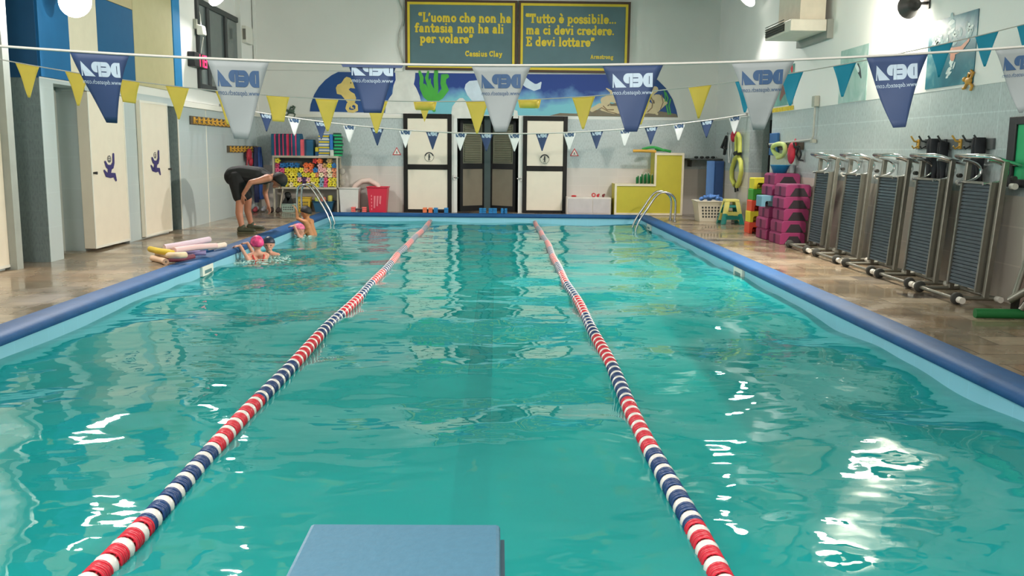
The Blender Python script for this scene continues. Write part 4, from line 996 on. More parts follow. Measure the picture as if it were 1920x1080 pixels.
# ------------------------------------------------------------------ pool wall fittings, ladders
def inlet(wall, pt, label):
    x_ = PL if wall < 0 else PR; sg = 1 if wall < 0 else -1; c = at_x(pt[0], pt[1], x_)
    y_ = c.y; z_ = -.105
    t = thing('pool_inlet', label, 'pool inlet', (x_, y_, z_ - .05))
    m_ = MB(); m_.box((x_, y_-.2, z_-.065), (x_+sg*.034, y_+.2, z_+.05)); m_.build('plate', WHITE, t, bevel=.004)
    m_ = MB(); 
    m_.box((x_+sg*.034, y_-.13, z_-.04), (x_+sg*.036, y_+.13, z_+.0)); m_.build('slot', mat('inlet_slot', (96, 128, 132), .5), t)
inlet(-1, (385, 500), 'white inlet plate on the left pool wall below the foam noodles')
inlet(1, (1388, 512), 'white inlet plate midway along the right pool wall')
inlet(1, (1219, 428), 'white inlet plate on the right pool wall next to the ladder')
def ladder(px_, pts, y0_, y1_, label, sgn):
    t = thing('pool_ladder', label, 'ladder', (px_, (y0_+y1_)/2, 0))
    for y_ in (y0_, y1_):
        m_ = MB(); path = []
        P = [Vector((x_, y_, z_)) for x_, z_ in pts]
        for i in range(len(P) - 1):           # Catmull-Rom through the measured points
            p0 = P[max(i-1, 0)]; p1 = P[i]; p2 = P[i+1]; p3 = P[min(i+2, len(P)-1)]
            for k_ in range(6):
                u = k_/6; path.append(.5*((2*p1) + (p2-p0)*u + (2*p0-5*p1+4*p2-p3)*u*u + (3*p1-p0-3*p2+p3)*u**3))
        path.append(P[-1]); m_.tube(path, .021, 10); m_.build('rail', CHROME, t)
        m_ = MB(); m_.lathe([(0, 0), (.045, 0), (.045, .012), (.024, .03), (.0, .03)], 14, (pts[-1][0], y_, .0)); m_.build('floor_flange', STEEL, t)
    for z_ in (-.24, -.48, -.72):
        m_ = MB(); xx = pts[0][0] - sgn*0.0; m_.box((xx-.04, y0_, z_-.012), (xx+.04, y1_, z_+.012)); m_.build('step', STEEL, t)
a = at_z(1187, 428, WZ); f = at_z(1254, 412, 0)
ladder(f.x, [(a.x-.02, -.8), (a.x, -.15), (a.x+.24, .30), (a.x+.42, .54), (a.x+.60, .56), (f.x, .42), (f.x, 0)], 17.55, 18.0, 'steel pool ladder with looped handrails at the far right corner', 1)
a = at_z(626, 418, WZ); f2 = -4.0
ladder(f2, [(a.x+.06, -.8), (a.x, -.15), (a.x-.24, .36), (a.x-.42, .60), (a.x-.60, .60), (f2, .44), (f2, 0)], 18.2, 18.62, 'steel pool ladder with looped handrails at the far left corner', -1)

# ------------------------------------------------------------------ foam noodles heaped at the pool edge (left)
def noodle(pts, r, rgb, label, nm, group=None):
    m0 = mat(nm, rgb, .65, var=.04); m1 = mat('noodle_hole', (120, 110, 104), .7)
    P = [Vector(p) for p in pts]; path = []
    for i in range(len(P) - 1):
        p0 = P[max(i-1, 0)]; p1 = P[i]; p2 = P[i+1]; p3 = P[min(i+2, len(P)-1)]
        for k_ in range(5):
            u = k_/5; path.append(.5*((2*p1) + (p2-p0)*u + (2*p0-5*p1+4*p2-p3)*u*u + (3*p1-p0-3*p2+p3)*u**3))
    path.append(P[-1]); m_ = MB(); m_.tube(path, r, 14)
    c = min(path, key=lambda q: q.z)
    o = thing('foam_noodle', label, 'pool noodle', path[0], group); m_.build('foam', m0, o)
    e = path[-1]; d = (path[-1] - path[-2]).normalized(); m_ = MB(); m_.tube([e - d*.01, e + d*.0015], r*.28, 10); m_.build('core_hole', m1, o)
    return o
def fz(px, py, z): v = at_z(px, py, z); return (v.x, v.y, z)
rr = .036
noodle([fz(286, 484, rr), fz(300, 487, rr), fz(311, 491, rr)], rr, (232, 196, 166), 'short beige noodle stub at the near left of the noodle heap', 'foam_beige_light')
noodle([fz(296, 477, .05), fz(325, 479, .12), fz(347, 478, .115)], rr, (226, 200, 166), 'beige foam noodle lying across the dark red one', 'foam_beige')
noodle([fz(312, 486, rr+.01), fz(340, 485, rr), fz(362, 481, rr)], rr*.95, (120, 60, 76), 'dark red foam noodle at the bottom of the heap', 'foam_darkred')
noodle([fz(282, 467, .11), fz(300, 471, .135), fz(330, 474, .13), (-3.92, 11.15, .085)], rr, (222, 190, 62), 'yellow foam noodle in the heap on the left deck', 'foam_yellow')
noodle([fz(318, 474, .08), fz(350, 474, .07), fz(386, 474, .062)], rr*.9, (176, 164, 214), 'lilac foam noodle pointing at the white pool inlet', 'foam_lilac')
noodle([fz(326, 470, .16), fz(365, 464, .15), fz(405, 461, .14)], rr, (226, 186, 186), 'pink foam noodle in the middle of the heap', 'foam_pink')
noodle([fz(308, 464, .18), fz(350, 457, .20), fz(392, 449, .21)], rr, (206, 186, 200), 'pale mauve foam noodle on top of the heap', 'foam_mauve')
noodle([fz(388, 465, .06), fz(405, 462, .07), fz(421, 459, .07)], rr, (230, 210, 196), 'cream noodle end reaching farthest toward the children', 'foam_cream')
noodle([fz(330, 478, rr), fz(360, 472, rr), fz(398, 467, rr)], rr*.9, (36, 88, 140), 'dark blue foam noodle under the heap at the coping', 'foam_blue')

# ------------------------------------------------------------------ shelf unit in the far left corner
SY0, SY1 = YF - .42, YF - .03
def sp(px, py, y=None): return at_y(px, py, SY0 if y is None else y)
sx0, sx1 = sp(511, 320).x, sp(634, 320).x; sz1 = sp(572, 292).z; szm = sp(572, 351).z
SHELFM = mat('shelf_frame_greige', (196, 188, 170), .5); 
t = thing('shelf_unit', 'greige metal shelf unit full of foam shapes in the far left corner', 'shelf', ((sx0+sx1)/2, (SY0+SY1)/2, 0))
m_ = MB(); m_.box((sx0, SY0, sz1-.045), (sx1, SY1, sz1)); m_.build('top_board', SHELFM, t, bevel=.004)
m_ = MB(); m_.box((sx0, SY0, szm-.04), (sx1, SY1, szm)); m_.build('middle_board', SHELFM, t, bevel=.004)
for x_ in (sx0, sx1 - .035):
    for y_ in (SY0, SY1 - .035):
        m_ = MB(); m_.box((x_, y_, 0), (x_+.035, y_+.035, sz1-.045)); m_.build('post', SHELFM, t)
m_ = MB(); m_.box((sx0+.035, SY1-.012, szm), (sx1-.035, SY1-.002, sz1-.045)); m_.build('back_panel', mat('shelf_back', (112, 118, 116), .6), t)
m_ = MB(); m_.tube([(sx0+.2, SY0+.02, szm-.04), (sx0+.12, SY0+.02, .02)], .016, 6); m_.build('brace', SHELFM, t)

STAR = {'y': (232, 214, 62), 'c': (238, 222, 178), 'p': (226, 92, 134), 'b': (40, 112, 176), 'o': (240, 118, 66), 's': (238, 150, 110), 'r': (196, 48, 48), 't': (206, 168, 108), 'g': (122, 160, 176), 'd': (74, 42, 92), 'k': (238, 176, 172)}
SNAME = {'y': 'yellow', 'c': 'cream', 'p': 'pink', 'b': 'blue', 'o': 'orange', 's': 'salmon', 'r': 'red', 't': 'tan', 'g': 'grey-blue', 'd': 'dark purple', 'k': 'pale pink'}
ROWS = [('y.......ro.t.', 'top'), ('pbbbb.oo.ktyb', 'second'), ('ppyyyysobkkcs', 'third'), ('kpyyygyyysckcs', 'fourth'), ('yyyyykdkyygpyy', 'fifth'), ('yyycyydycygpyy', 'bottom')]
def star_mesh(six):
    n = 36; m_ = MB(); D = .09
    out = [(.030 + .027*(abs(math.cos(2.5*a_)) if six else 1)**.8) for a_ in [2*math.pi*i/n for i in range(n)]]
    o_ = [(out[i]*1.05*math.cos(2*math.pi*i/n), out[i]*1.05*math.sin(2*math.pi*i/n)) for i in range(n)]; i_ = [(.012*math.cos(2*math.pi*i/n), .012*math.sin(2*math.pi*i/n)) for i in range(n)]
    vs = [(x, -D/2, z) for x, z in o_] + [(x, -D/2, z) for x, z in i_] + [(x, D/2, z) for x, z in o_] + [(x, D/2, z) for x, z in i_]; fs = []
    for i in range(n):
        j = (i+1) % n; fs += [(i, j, n+j, n+i), (2*n+i, 3*n+i, 3*n+j, 2*n+j), (i, 2*n+i, 2*n+j, j), (n+i, n+j, 3*n+j, 3*n+i)]
    return m_.add(vs, fs)
sdata = {}
innerw = sx1 - sx0 - .07
for ri, (row, rn) in enumerate(ROWS):
    n = len(row); cnt = {}
    for ci, ch in enumerate(row):
        if ch == '.': continue
        cnt[ch] = cnt.get(ch, 0) + 1
        if ch not in sdata:
            o = star_mesh(True).build('star_float', mat('foam_star_' + SNAME[ch].replace(' ', '_'), STAR[ch], .6, var=.05), None); sdata[ch] = o.data
        else: o = bpy.data.objects.new('star_float', sdata[ch]); COL.objects.link(o)
        h = (len(ROWS) - 1 - ri)
        o.location = (sx0 + .035 + .06 + (innerw - .12)*ci/(n-1), SY0 + .09 + rnd.uniform(-.015, .03), szm + .058 + h*.100 + rnd.uniform(-.006, .006))
        o.rotation_euler = (rnd.uniform(-.2, .2), rnd.uniform(0, 1), rnd.uniform(-.3, .3))
        total = row.count(ch)
        pos = 'only one of its colour' if total == 1 else '%s such from the left' % ORD[cnt[ch]-1]
        tag(o, '%s foam star, %s, %s shelf row' % (SNAME[ch], pos, rn), 'foam float', 'foam star floats heaped on the shelf')

# foam boards standing and lying on top of the shelf
MATB = {'b': (26, 92, 128), 'd': (34, 62, 88), 'p': (226, 62, 112), 'r': (212, 40, 70), 's': (230, 96, 110)}
def board_v(pxa, pxb, ptop, cols, label, lean=.0):
    xa, xb = sp(pxa, 270).x, sp(pxb, 270).x; zt_ = sp(pxa, ptop).z; y0_ = SY0 + .04; y1_ = SY1 - .03; n = len(cols)
    o = thing('kickboard', label, 'kickboard', ((xa+xb)/2, (y0_+y1_)/2, sz1), 'foam boards standing on the shelf')
    wt = [2 if c in 'bd' else 1 for c in cols]; tot = sum(wt); acc = 0
    for i, c in enumerate(cols):
        u0, u1 = xa + (xb-xa)*acc/tot, xa + (xb-xa)*(acc+wt[i])/tot; acc += wt[i]
        m_ = MB(); H = zt_ - sz1; pl_ = [(y0_, 0), (y1_, 0), (y1_, H-.09)] + [(y1_-.09+.09*math.cos(q), H-.09+.09*math.sin(q)) for q in (.4, .8, 1.2, 1.57)] + [(y0_+.05-.05*math.cos(q), H-.05+.05*math.sin(q)) for q in (1.57, 1.0, .5, 0)]
        m_.prism(pl_, lambda u, v, d: (d - lean*(1 - v/H)*-1 if False else d + lean*(1 - v/H), u, sz1 + v), u0 + .0006, u1 - .0006)
        m_.build('foam_layer', mat('board_foam_' + c, MATB[c], .6, var=.05), o)
board_v(507.5, 516, 250.5, 'bp', 'blue and pink foam board, leftmost on the shelf top')
board_v(516.2, 524, 250.5, 'dp', 'tall dark blue and pink foam board, second from the left on the shelf')
board_v(524.2, 531, 250.5, 'dp', 'tall dark blue and pink foam board, third from the left on the shelf')
board_v(531.2, 541, 250.5, 'dpr', 'tall foam board with the widest pink-red edge, fourth from the left', .0)
board_v(541.2, 547, 250.5, 'dp', 'tall dark and pink foam board, fifth from the left on the shelf')
board_v(547.2, 555, 250.5, 'bp', 'tall bright blue and pink foam board, sixth from the left')
board_v(555.2, 562, 250.5, 'b', 'plain blue foam board, rightmost of the tall ones')
board_v(562.2, 567.5, 261, 's', 'short pink foam board next to the tall blue one')
board_v(567.7, 573, 261, 'sd', 'short pink and dark foam board in the middle of the short ones')
board_v(573.2, 586, 261.5, 'b', 'short thick blue foam board, rightmost of the striped stack')
def board_h(cx, cy, z, W, D, H, cols, nm, label, group, n=5):
    o = thing(nm, label, 'kickboard', (cx, cy, z), group)
    for i, c in enumerate(cols):
        h0, h1 = z + H*i/len(cols), z + H*(i+1)/len(cols)
        pl_ = [(cx-W/2, cy-D/2), (cx+W/2, cy-D/2), (cx+W/2, cy+D/2-.06), (cx+W/2-.06, cy+D/2), (cx-W/2+.06, cy+D/2), (cx-W/2, cy+D/2-.06)]
        m_ = MB(); m_.prism(pl_, lambda u, v, d: (u, v, d), h0, h1 - .0006); m_.build('foam_layer', mat('board_' + c[0], c[1], .6, var=.04), o, bevel=.003)
ky, kw, kb_, kg, kd_ = ('yellow', (232, 216, 72)), ('white', (228, 226, 214)), ('blue', (42, 106, 170)), ('green', (28, 124, 82)), ('dark_green', (16, 66, 54))
x_ = (sp(597, 280).x + sp(616.5, 280).x)/2; W_ = sp(616.5, 280).x - sp(597, 280).x; zt_ = sp(600, 250).z; nb = 8; hb = (zt_ - sz1)/nb
for i in range(nb):
    board_h(x_ + (.006 if i % 3 else -.004), (SY0+SY1)/2 - .01, sz1 + hb*i, W_, .32, hb - .001, [ky, kb_ if i % 2 else kw, kw] if i % 2 else [kw, kb_, ky], 'kickboard', 'yellow, white and blue striped kickboard lying in the stack, %s from the bottom' % ORD[i], 'striped kickboards stacked flat')
x_ = (sp(625, 280).x + sp(637, 280).x)/2; W_ = .16; ng = 7; hg = (sp(630, 249).z - sz1)/ng
for i in range(ng):
    board_h(x_ + [.0, .01, -.005, .015, .0, .01, -.012][i], (SY0+SY1)/2 + .03, sz1 + hg*i, W_ - (.02 if i > 4 else 0), .26, hg - .001, [kg, kd_], 'foam_pad', 'green foam pad in the right-hand stack, %s from the bottom' % ORD[i], 'green foam pads stacked flat')
def plain_block(name, pxa, pxb, pza, pzb, rgb, label, cat='foam block', dy=(.06, .2)):
    xa, xb = sp(pxa, 270).x, sp(pxb, 270).x; m_ = MB(); za = sz1 + .0005 if pza is None else sp(pxa, pza).z
    m_.box((xa, SY0 + dy[0], za), (xb, SY0 + dy[1], sp(pxa, pzb).z)); solo(m_, name, mat('block_' + name + str(rgb[0]), rgb, .6), label, cat, bevel=.006)
plain_block('foam_block', 589.5, 596, None, 284.5, (30, 84, 132), 'small dark blue foam block left of the striped kickboards')
plain_block('foam_block', 589.5, 596, 284.4, 276, (228, 206, 60), 'small yellow foam block on top of the dark blue block')
plain_block('kickboard', 617.3, 623, 281, 252, (44, 118, 196), 'upright blue kickboard standing on the white blocks', 'kickboard', (.04, .3))
plain_block('foam_block', 617.5, 624, None, 281.2, (224, 226, 216), 'small white foam block under the upright blue kickboard', 'foam block', (.04, .3))

# things standing under and beside the shelf
def basket(cx, cy, z, w0, w1, d0, d1, H, rgb, nm, label, cat, m0=None, slots=(6, 3), rim=True, front_only=True):
    """tapered plastic basket: shell, rim and rows of dark slots (holes) on the faces"""
    o = thing(nm, label, cat, (cx, cy, z)); m0 = m0 or mat('plastic_' + nm + str(rgb[0]) + str(rgb[1]), rgb, .4, var=.03)
    def ring(f, inset=0): 
        a_, b_ = (w0 + (w1-w0)*f)/2 - inset, (d0 + (d1-d0)*f)/2 - inset; return [(cx-a_, cy-b_, z+H*f), (cx+a_, cy-b_, z+H*f), (cx+a_, cy+b_, z+H*f), (cx-a_, cy+b_, z+H*f)]
    m_ = MB(); vs = ring(0) + ring(1) + ring(1, .012) + [(x, y, z + .012) for x, y, _ in ring(0, .012)]
    fs = [(3,2,1,0)]
    for k_ in (0, 4, 8): fs += [(k_+i, k_+(i+1)%4, k_+4+(i+1)%4, k_+4+i) for i in range(4)]
    fs += [(12,13,14,15)]; m_.add(vs, fs); m_.build('shell', m0, o, bevel=.004)
    if rim:
        m_ = MB(); q = ring(1, -.008); m_.tube([(x, y, z+H) for x, y, _ in q] , .011, 6, closed=True); m_.build('rim', m0, o)
    if slots:
        hole = mat('basket_hole', (70, 72, 70), .8); m_ = MB(); nx_, nz_ = slots
        for i in range(nx_):
            for j in range(nz_):
                f0 = .2 + .6*j/nz_; f1 = f0 + .38/nz_; u0 = -.4 + .8*i/nx_; u1 = u0 + .45/nx_
                wA, wB = w0 + (w1-w0)*f0, w0 + (w1-w0)*f1; dA, dB = (d0 + (d1-d0)*f0)/2 + .0015, (d0 + (d1-d0)*f1)/2 + .0015
                m_.add([(cx+u0*wA, cy-dA, z+H*f0), (cx+u1*wA, cy-dA, z+H*f0), (cx+u1*wB, cy-dB, z+H*f1), (cx+u0*wB, cy-dB, z+H*f1)], [(0,1,2,3)])
        s_ = m_.build('slots', hole, o, recalc=False); s_['kind'] = 'stuff'
    return o
def gp(px, py): return at_y(px, py, SY0 + .1)
c = gp(540, 396); basket(c.x + .02, SY0 + .16, 0, .26, .30, .22, .24, .16, (176, 200, 190), 'plastic_basket', 'pale green slotted basket under the shelf holding dark fins', 'basket', slots=(6, 2))
FIN = mat('fin_black', (34, 38, 40), .5)
for i, (dx, dz, rot, lab) in enumerate(((-.05, .2, .5, 'black rubber fin tilted left in the pale green basket'), (.03, .24, -.3, 'black rubber fin tilted right in the pale green basket'))):
    m_ = MB(); R3 = Matrix.Rotation(rot, 3, 'Y'); m_.cbox((c.x+dx, SY0+.16, .13+dz*.4), (.11, .05, .24), 0, R3); m_.ball((c.x+dx+(.05 if rot > 0 else -.04), SY0+.15, .13+dz), (.07, .05, .05))
    solo(m_, 'swim_fin', FIN, lab, 'fin', bevel=.01)
c = gp(570, 384); basket(c.x, SY0 + .2, 0, .24, .27, .2, .22, .30, (222, 186, 62), 'plastic_basket', 'yellow slotted basket under the middle of the shelf', 'basket', slots=(6, 3))
c = gp(607, 390); basket(c.x, SY0 + .18, 0, .34, .44, .26, .3, .22, (40, 92, 124), 'plastic_tub', 'dark blue tub under the right end of the shelf', 'tub', slots=None)
for dx, rgb, lab, dz in ((-.02, (232, 140, 126), 'pink foam toy in the dark blue tub', .24), (.13, (228, 222, 110), 'pale yellow foam roll standing in the dark blue tub', .28), (-.15, (196, 206, 96), 'lime foam toy at the left of the dark blue tub', .24)):
    m_ = MB(); m_.lathe([(0, -.1), (.05, -.1), (.055, .06), (.03, .075), (0, .075)], 12, (c.x+dx, SY0+.18, dz)); solo(m_, 'foam_toy', mat('toy_' + str(rgb[0]) + str(rgb[2]), rgb, .6), lab, 'toy')
# clothes hooks on the left wall with things hanging
RACK = mat('rack_dark', (84, 74, 60), .5); HOOKY = mat('hook_yellow', (206, 160, 62), .5, var=.15)
def hook_rack(pxa, pxb, pt, pb, label, nh):
    a_, b_ = lw(pxa, (pt+pb)/2), lw(pxb, (pt+pb)/2); zt2, zb2 = lw(pxa, pt).z, lw(pxa, pb).z
    o = thing('hook_rack', label, 'hook rack', (XL, (a_.y+b_.y)/2, zb2), 'hook racks on the left wall')
    m_ = MB(); m_.box((XL+.003, a_.y, zb2), (XL+.022, b_.y, zt2)); m_.build('board', RACK, o)
    L_ = b_.y - a_.y
    for i in range(nh):
        y_ = a_.y + L_*(i + .7)/(nh + .4); zc_ = (zt2+zb2)/2; s_ = (zt2-zb2)
        m_ = MB(); m_.cbox((XL+.028, y_, zc_), (.012, L_/nh*.35, s_*.8)); m_.tube([(XL+.03, y_, zc_+s_*.05), (XL+.09, y_, zc_+s_*.12), (XL+.11, y_, zc_+s_*.42)], .012, 6); m_.tube([(XL+.03, y_, zc_-s_*.1), (XL+.08, y_, zc_-s_*.42), (XL+.1, y_, zc_-s_*.2)], .012, 6)
        m_.build('hook', HOOKY, o)
    return a_, b_, zb2
hook_rack(355, 432, 217, 233, 'dark hook rack with yellow hooks behind the grey pennant', 9)
hook_rack(425, 484.5, 273, 286, 'dark hook rack with yellow hooks above the bending man', 9)
def cloth_strip(name, m0, label, cat, P, w_, folds=3, thick=.05, n=10):
    """hanging cloth: P = list of (y, z, halfwidth) on the left (x=XL) wall"""
    vs = []; fs = []; k_ = 12
    for j, (y_, z_, hw) in enumerate(P):
        for i in range(k_ + 1):
            u = -1 + 2*i/k_; vs.append((w_ + thick*(.5 + .5*math.sin(u*folds*math.pi + j*.4)), y_ + hw*u, z_))
    for j in range(len(P) - 1):
        for i in range(k_): fs.append((j*(k_+1)+i, j*(k_+1)+i+1, (j+1)*(k_+1)+i+1, (j+1)*(k_+1)+i))
    m_ = MB(); m_.add(vs, fs, 0, True); o = solo(m_, name, m0, label, cat); sd = o.modifiers.new('cloth_thickness', 'SOLIDIFY'); sd.thickness = .012; return o
zt2 = lw(495, 276).z
cloth_strip('bathrobe', mat('robe_blue', (58, 92, 166), .8, var=.2, scale=8), 'blue bathrobe hanging from the end of the hook rack', 'bathrobe', [(19.5, zt2, .07), (19.52, zt2-.2, .17), (19.53, zt2-.6, .20), (19.53, zt2-1.1, .19)], XL + .1, 4, .08)
cloth_strip('bathrobe', mat('robe_navy', (40, 46, 84), .8, var=.2, scale=8), 'dark navy robe hanging left of the blue bathrobe', 'bathrobe', [(19.22, zt2, .04), (19.22, zt2-.3, .08), (19.22, zt2-.75, .09), (19.22, zt2-1.15, .085)], XL + .1, 3, .06)
c = Vector((XL+.1, 18.9, lw(474, 288, .1).z)); m_ = MB(); m_.ball((XL+.1, c.y-.05, c.z-.02), (.05, .15, .12), R=Matrix.Rotation(.5, 3, 'X')); m_.ball((XL+.1, c.y+.05, c.z-.16), (.045, .11, .1)); m_.tube([(XL+.1, c.y-.16, c.z), (XL+.09, c.y-.2, c.z-.24)], .012, 6)
solo(m_, 'swim_bag', mat('bag_red', (176, 44, 62), .6, var=.15), 'red swim bag hanging from the hook rack', 'bag')
# shoes and bags on the floor by the wall
for i, (px, py, rgb, lab) in enumerate(((472, 398, (150, 60, 70), 'reddish slippers on the floor behind the bending man'), (487, 397, (150, 150, 156), 'grey shoes on the floor behind the bending man'), (515, 399, (54, 44, 42), 'dark shoes on the floor left of the shelf'))):
    c = at_z(px, py, 0); o = thing('pair_of_shoes', lab, 'shoes', (c.x, c.y, 0))
    for s_ in (-1, 1):
        m_ = MB(); m_.ball((c.x + s_*.07, c.y, .045), (.045, .13, .045)); m_.ball((c.x+s_*.07, c.y+.06, .07), (.04, .06, .05)); m_.build('shoe', mat('shoe_%d' % i, rgb, .7), o)
# bins
c = at_y(656, 396, YF - .35); basket(c.x - .0, YF - .3, 0, .36, .41, .3, .34, .51, (222, 218, 212), 'white_bin', 'white plastic bin left of the red basket', 'bin', slots=None)
c = at_y(709, 396, YF - .35); o = basket(c.x, YF - .3, 0, .34, .43, .32, .38, .54, (214, 44, 70), 'laundry_basket', 'tall red plastic basket left of the far cream door', 'basket', slots=None)
m_ = MB(); 
for i in range(3):
    xx = c.x - .06 + i*.06; m_.add([(xx-.02, YF-.3-.172, .10+.05*i), (xx+.012, YF-.3-.174, .10+.04*i), (xx+.03, YF-.3-.186, .36), (xx-.01, YF-.3-.184, .36)], [(0,1,2,3)])
for i in range(5): m_.add([(c.x-.13, YF-.3-.1685-.0045*i, .06+.07*i), (c.x-.11, YF-.3-.1685-.0045*i, .06+.07*i), (c.x-.11, YF-.3-.1685-.0045*i-.002, .1+.07*i), (c.x-.13, YF-.3-.1685-.0045*i-.002, .1+.07*i)], [(0,1,2,3)])
m_.build('slots', mat('red_basket_slot', (240, 130, 140), .5), o, recalc=False)['kind'] = 'stuff'
# white curved hose behind the bins
pts = [fw(656, 392), fw(660, 362), fw(668, 347), fw(680, 339), fw(694, 338), fw(708, 346), fw(718, 362), fw(720, 392)]
m_ = MB(); m_.tube([(p.x, YF - .075, p.z) for p in pts], .055, 10); solo(m_, 'foam_arch', mat('arch_pinkish', (230, 206, 196), .5), 'pale curved foam arch standing behind the bins', 'foam arch')
# white cross-shaped fins leaning by the shelf
c = fw(640, 320); m_ = MB(); m_.box((c.x-.02, YF-.03, .3), (c.x+.02, YF-.006, 1.0)); 
for z_ in (.62, .86): m_.ball((c.x+.02, YF-.05, z_), (.07, .03, .08))
m_.box((c.x-.03, YF-.07, .02), (c.x+.03, YF-.02, .3)); solo(m_, 'cleaning_pole', mat('pole_pale', (196, 190, 180), .5), 'pale cleaning tool standing right of the shelf', 'cleaning tool')

# dumbbells on the far deck
def dumbbell(px, py, rgb, nm, label, group, horiz=True, W_=.24):
    c = at_y(px, py, PF + .15); z_ = .082; cx_ = c.x; cy_ = PF + .15
    o = thing('foam_dumbbell', label, 'dumbbell', (cx_, cy_, .022), group); m0 = mat('dumbbell_' + nm, rgb, .55)
    for s_ in (-1, 1):
        m_ = MB(); 
        for k_ in range(3): m_.cbox((cx_ + s_*(W_/2-.04), cy_, .039 + .036*k_), (.085, .12, .032))
        m_.build('weight', m0, o, bevel=.006)
    m_ = MB(); m_.tube([(cx_-W_/2, cy_, z_), (cx_+W_/2, cy_, z_)], .015, 8); m_.build('bar', mat('bar_dark', (60, 60, 70), .5), o)
dumbbell(673, 392, (242, 112, 106), 'coral', 'coral foam dumbbell on the far pool edge in front of the bins', 'foam dumbbells on the far deck', W_=.31)
dumbbell(802, 392, (240, 130, 84), 'orange', 'orange foam dumbbell in front of the far left cream door', 'foam dumbbells on the far deck', W_=.2)
dumbbell(827, 392, (34, 128, 190), 'blue', 'blue foam dumbbell beside the orange one', 'foam dumbbells on the far deck', W_=.3)
dumbbell(905, 393, (34, 128, 190), 'blue', 'blue foam dumbbell in front of the recess, leftmost of the three', 'foam dumbbells on the far deck', W_=.14)
dumbbell(924, 393, (34, 128, 190), 'blue', 'blue foam dumbbell in front of the recess, middle of the three', 'foam dumbbells on the far deck', W_=.17)
dumbbell(945, 394, (34, 128, 190), 'blue', 'blue foam dumbbell in front of the recess, rightmost of the three', 'foam dumbbells on the far deck', W_=.13)

# ------------------------------------------------------------------ far right corner
YEL2 = mat('cabinet_yellow', (200, 186, 54), .45, var=.03); CRM = mat('cabinet_cream_edge', (236, 222, 196), .45)
yc0 = 19.3
def cp(px, py): return at_y(px, py, yc0)
xa, xb, xc_ = cp(1152, 380).x, cp(1226, 350).x, cp(1281, 350).x; zl, zh = cp(1190, 345).z, cp(1255, 287).z; yb_ = YF - .004
t = thing('stepped_cabinet', 'L-shaped yellow cabinet with cream edges by the right ladder', 'cabinet', ((xa+xc_)/2, yc0+.2, 0))
m_ = MB(); L_ = [(xa, 0), (xc_, 0), (xc_, zh), (xb, zh), (xb, zl), (xa, zl)]
m_.prism(L_, lambda u, v, d: (u, d, v), yc0 + .012, yb_); m_.build('body', YEL2, t)
def edge_strip(pts, w_, d0, d1):
    m2 = MB()
    for k_, ((x0_, z0_), (x1_, z1_)) in enumerate(zip(pts, pts[1:])):
        m2.box((min(x0_, x1_) - w_/2, d0 - .0008*k_, min(z0_, z1_) - w_/2), (max(x0_, x1_) + w_/2, d1 + .0004*k_, max(z0_, z1_) + w_/2))
    return m2
e = .022; edge_strip([(xa+e, 0.03), (xa+e, zl-e), (xb+e, zl-e), (xb+e, zh-e), (xc_-e, zh-e), (xc_-e, .03), (xa+e, .03)], .044, yc0 - .004, yc0 + .03).build('edge_banding', CRM, t)
m_ = MB(); m_.box((xa, yc0+.02, zl), (xb, yb_, zl+.004)); m_.box((xb, yc0+.02, zh), (xc_, yb_, zh+.004)); m_.build('top', CRM, t)
GB = mat('bottle_green', (26, 116, 62), .3); CAPC = mat('bottle_tip', (214, 210, 196), .5)
bx0 = cp(1195, 340).x; bx1 = cp(1224, 340).x
for i in range(9):
    x_ = bx0 + (bx1-bx0)*i/8; H = [.15, .17, .16, .21, .2, .22, .23, .2, .19][i]; y_ = yc0 + .1 + (.06 if i % 2 else 0)
    o = thing('foam_stick', 'green foam stick standing on the low end of the yellow cabinet, %s from the left' % ORD[i], 'foam stick', (x_, y_, zl+.004), 'green sticks on the yellow cabinet')
    m_ = MB(); m_.lathe([(0, 0), (.017, 0), (.018, H-.03), (.012, H-.01), (0, H-.01)], 10, (x_, y_, zl+.005)); m_.build('stick', GB, o)
    m_ = MB(); m_.lathe([(0, H-.01), (.011, H-.01), (.008, H+.02), (0, H+.02)], 8, (x_, y_, zl+.005)); m_.build('tip', CAPC, o)
y_ = yc0 + .12; q = lambda px, py, y=y_: tuple(at_y(px, py, y))
noodle([q(1187, 283), q(1205, 283), q(1230, 284)], .03, (236, 176, 70), 'orange foam noodle lying on top of the yellow cabinet', 'foam_orange')
noodle([q(1204, 280, y_+.1), q(1225, 276, y_+.1), (at_y(1245, 282, y_+.1).x, y_+.1, zh+.05)], .028, (60, 170, 84), 'green foam noodle sticking out left on the yellow cabinet', 'foam_green')
noodle([(at_y(1228, 281, y_+.2).x, y_+.2, zh+.06), (at_y(1245, 280, y_+.2).x, y_+.2, zh+.06), (at_y(1258, 284, y_+.2).x, y_+.2, zh+.03)], .026, (46, 158, 80), 'dark green foam noodle curving down at the right on the yellow cabinet', 'foam_green2')
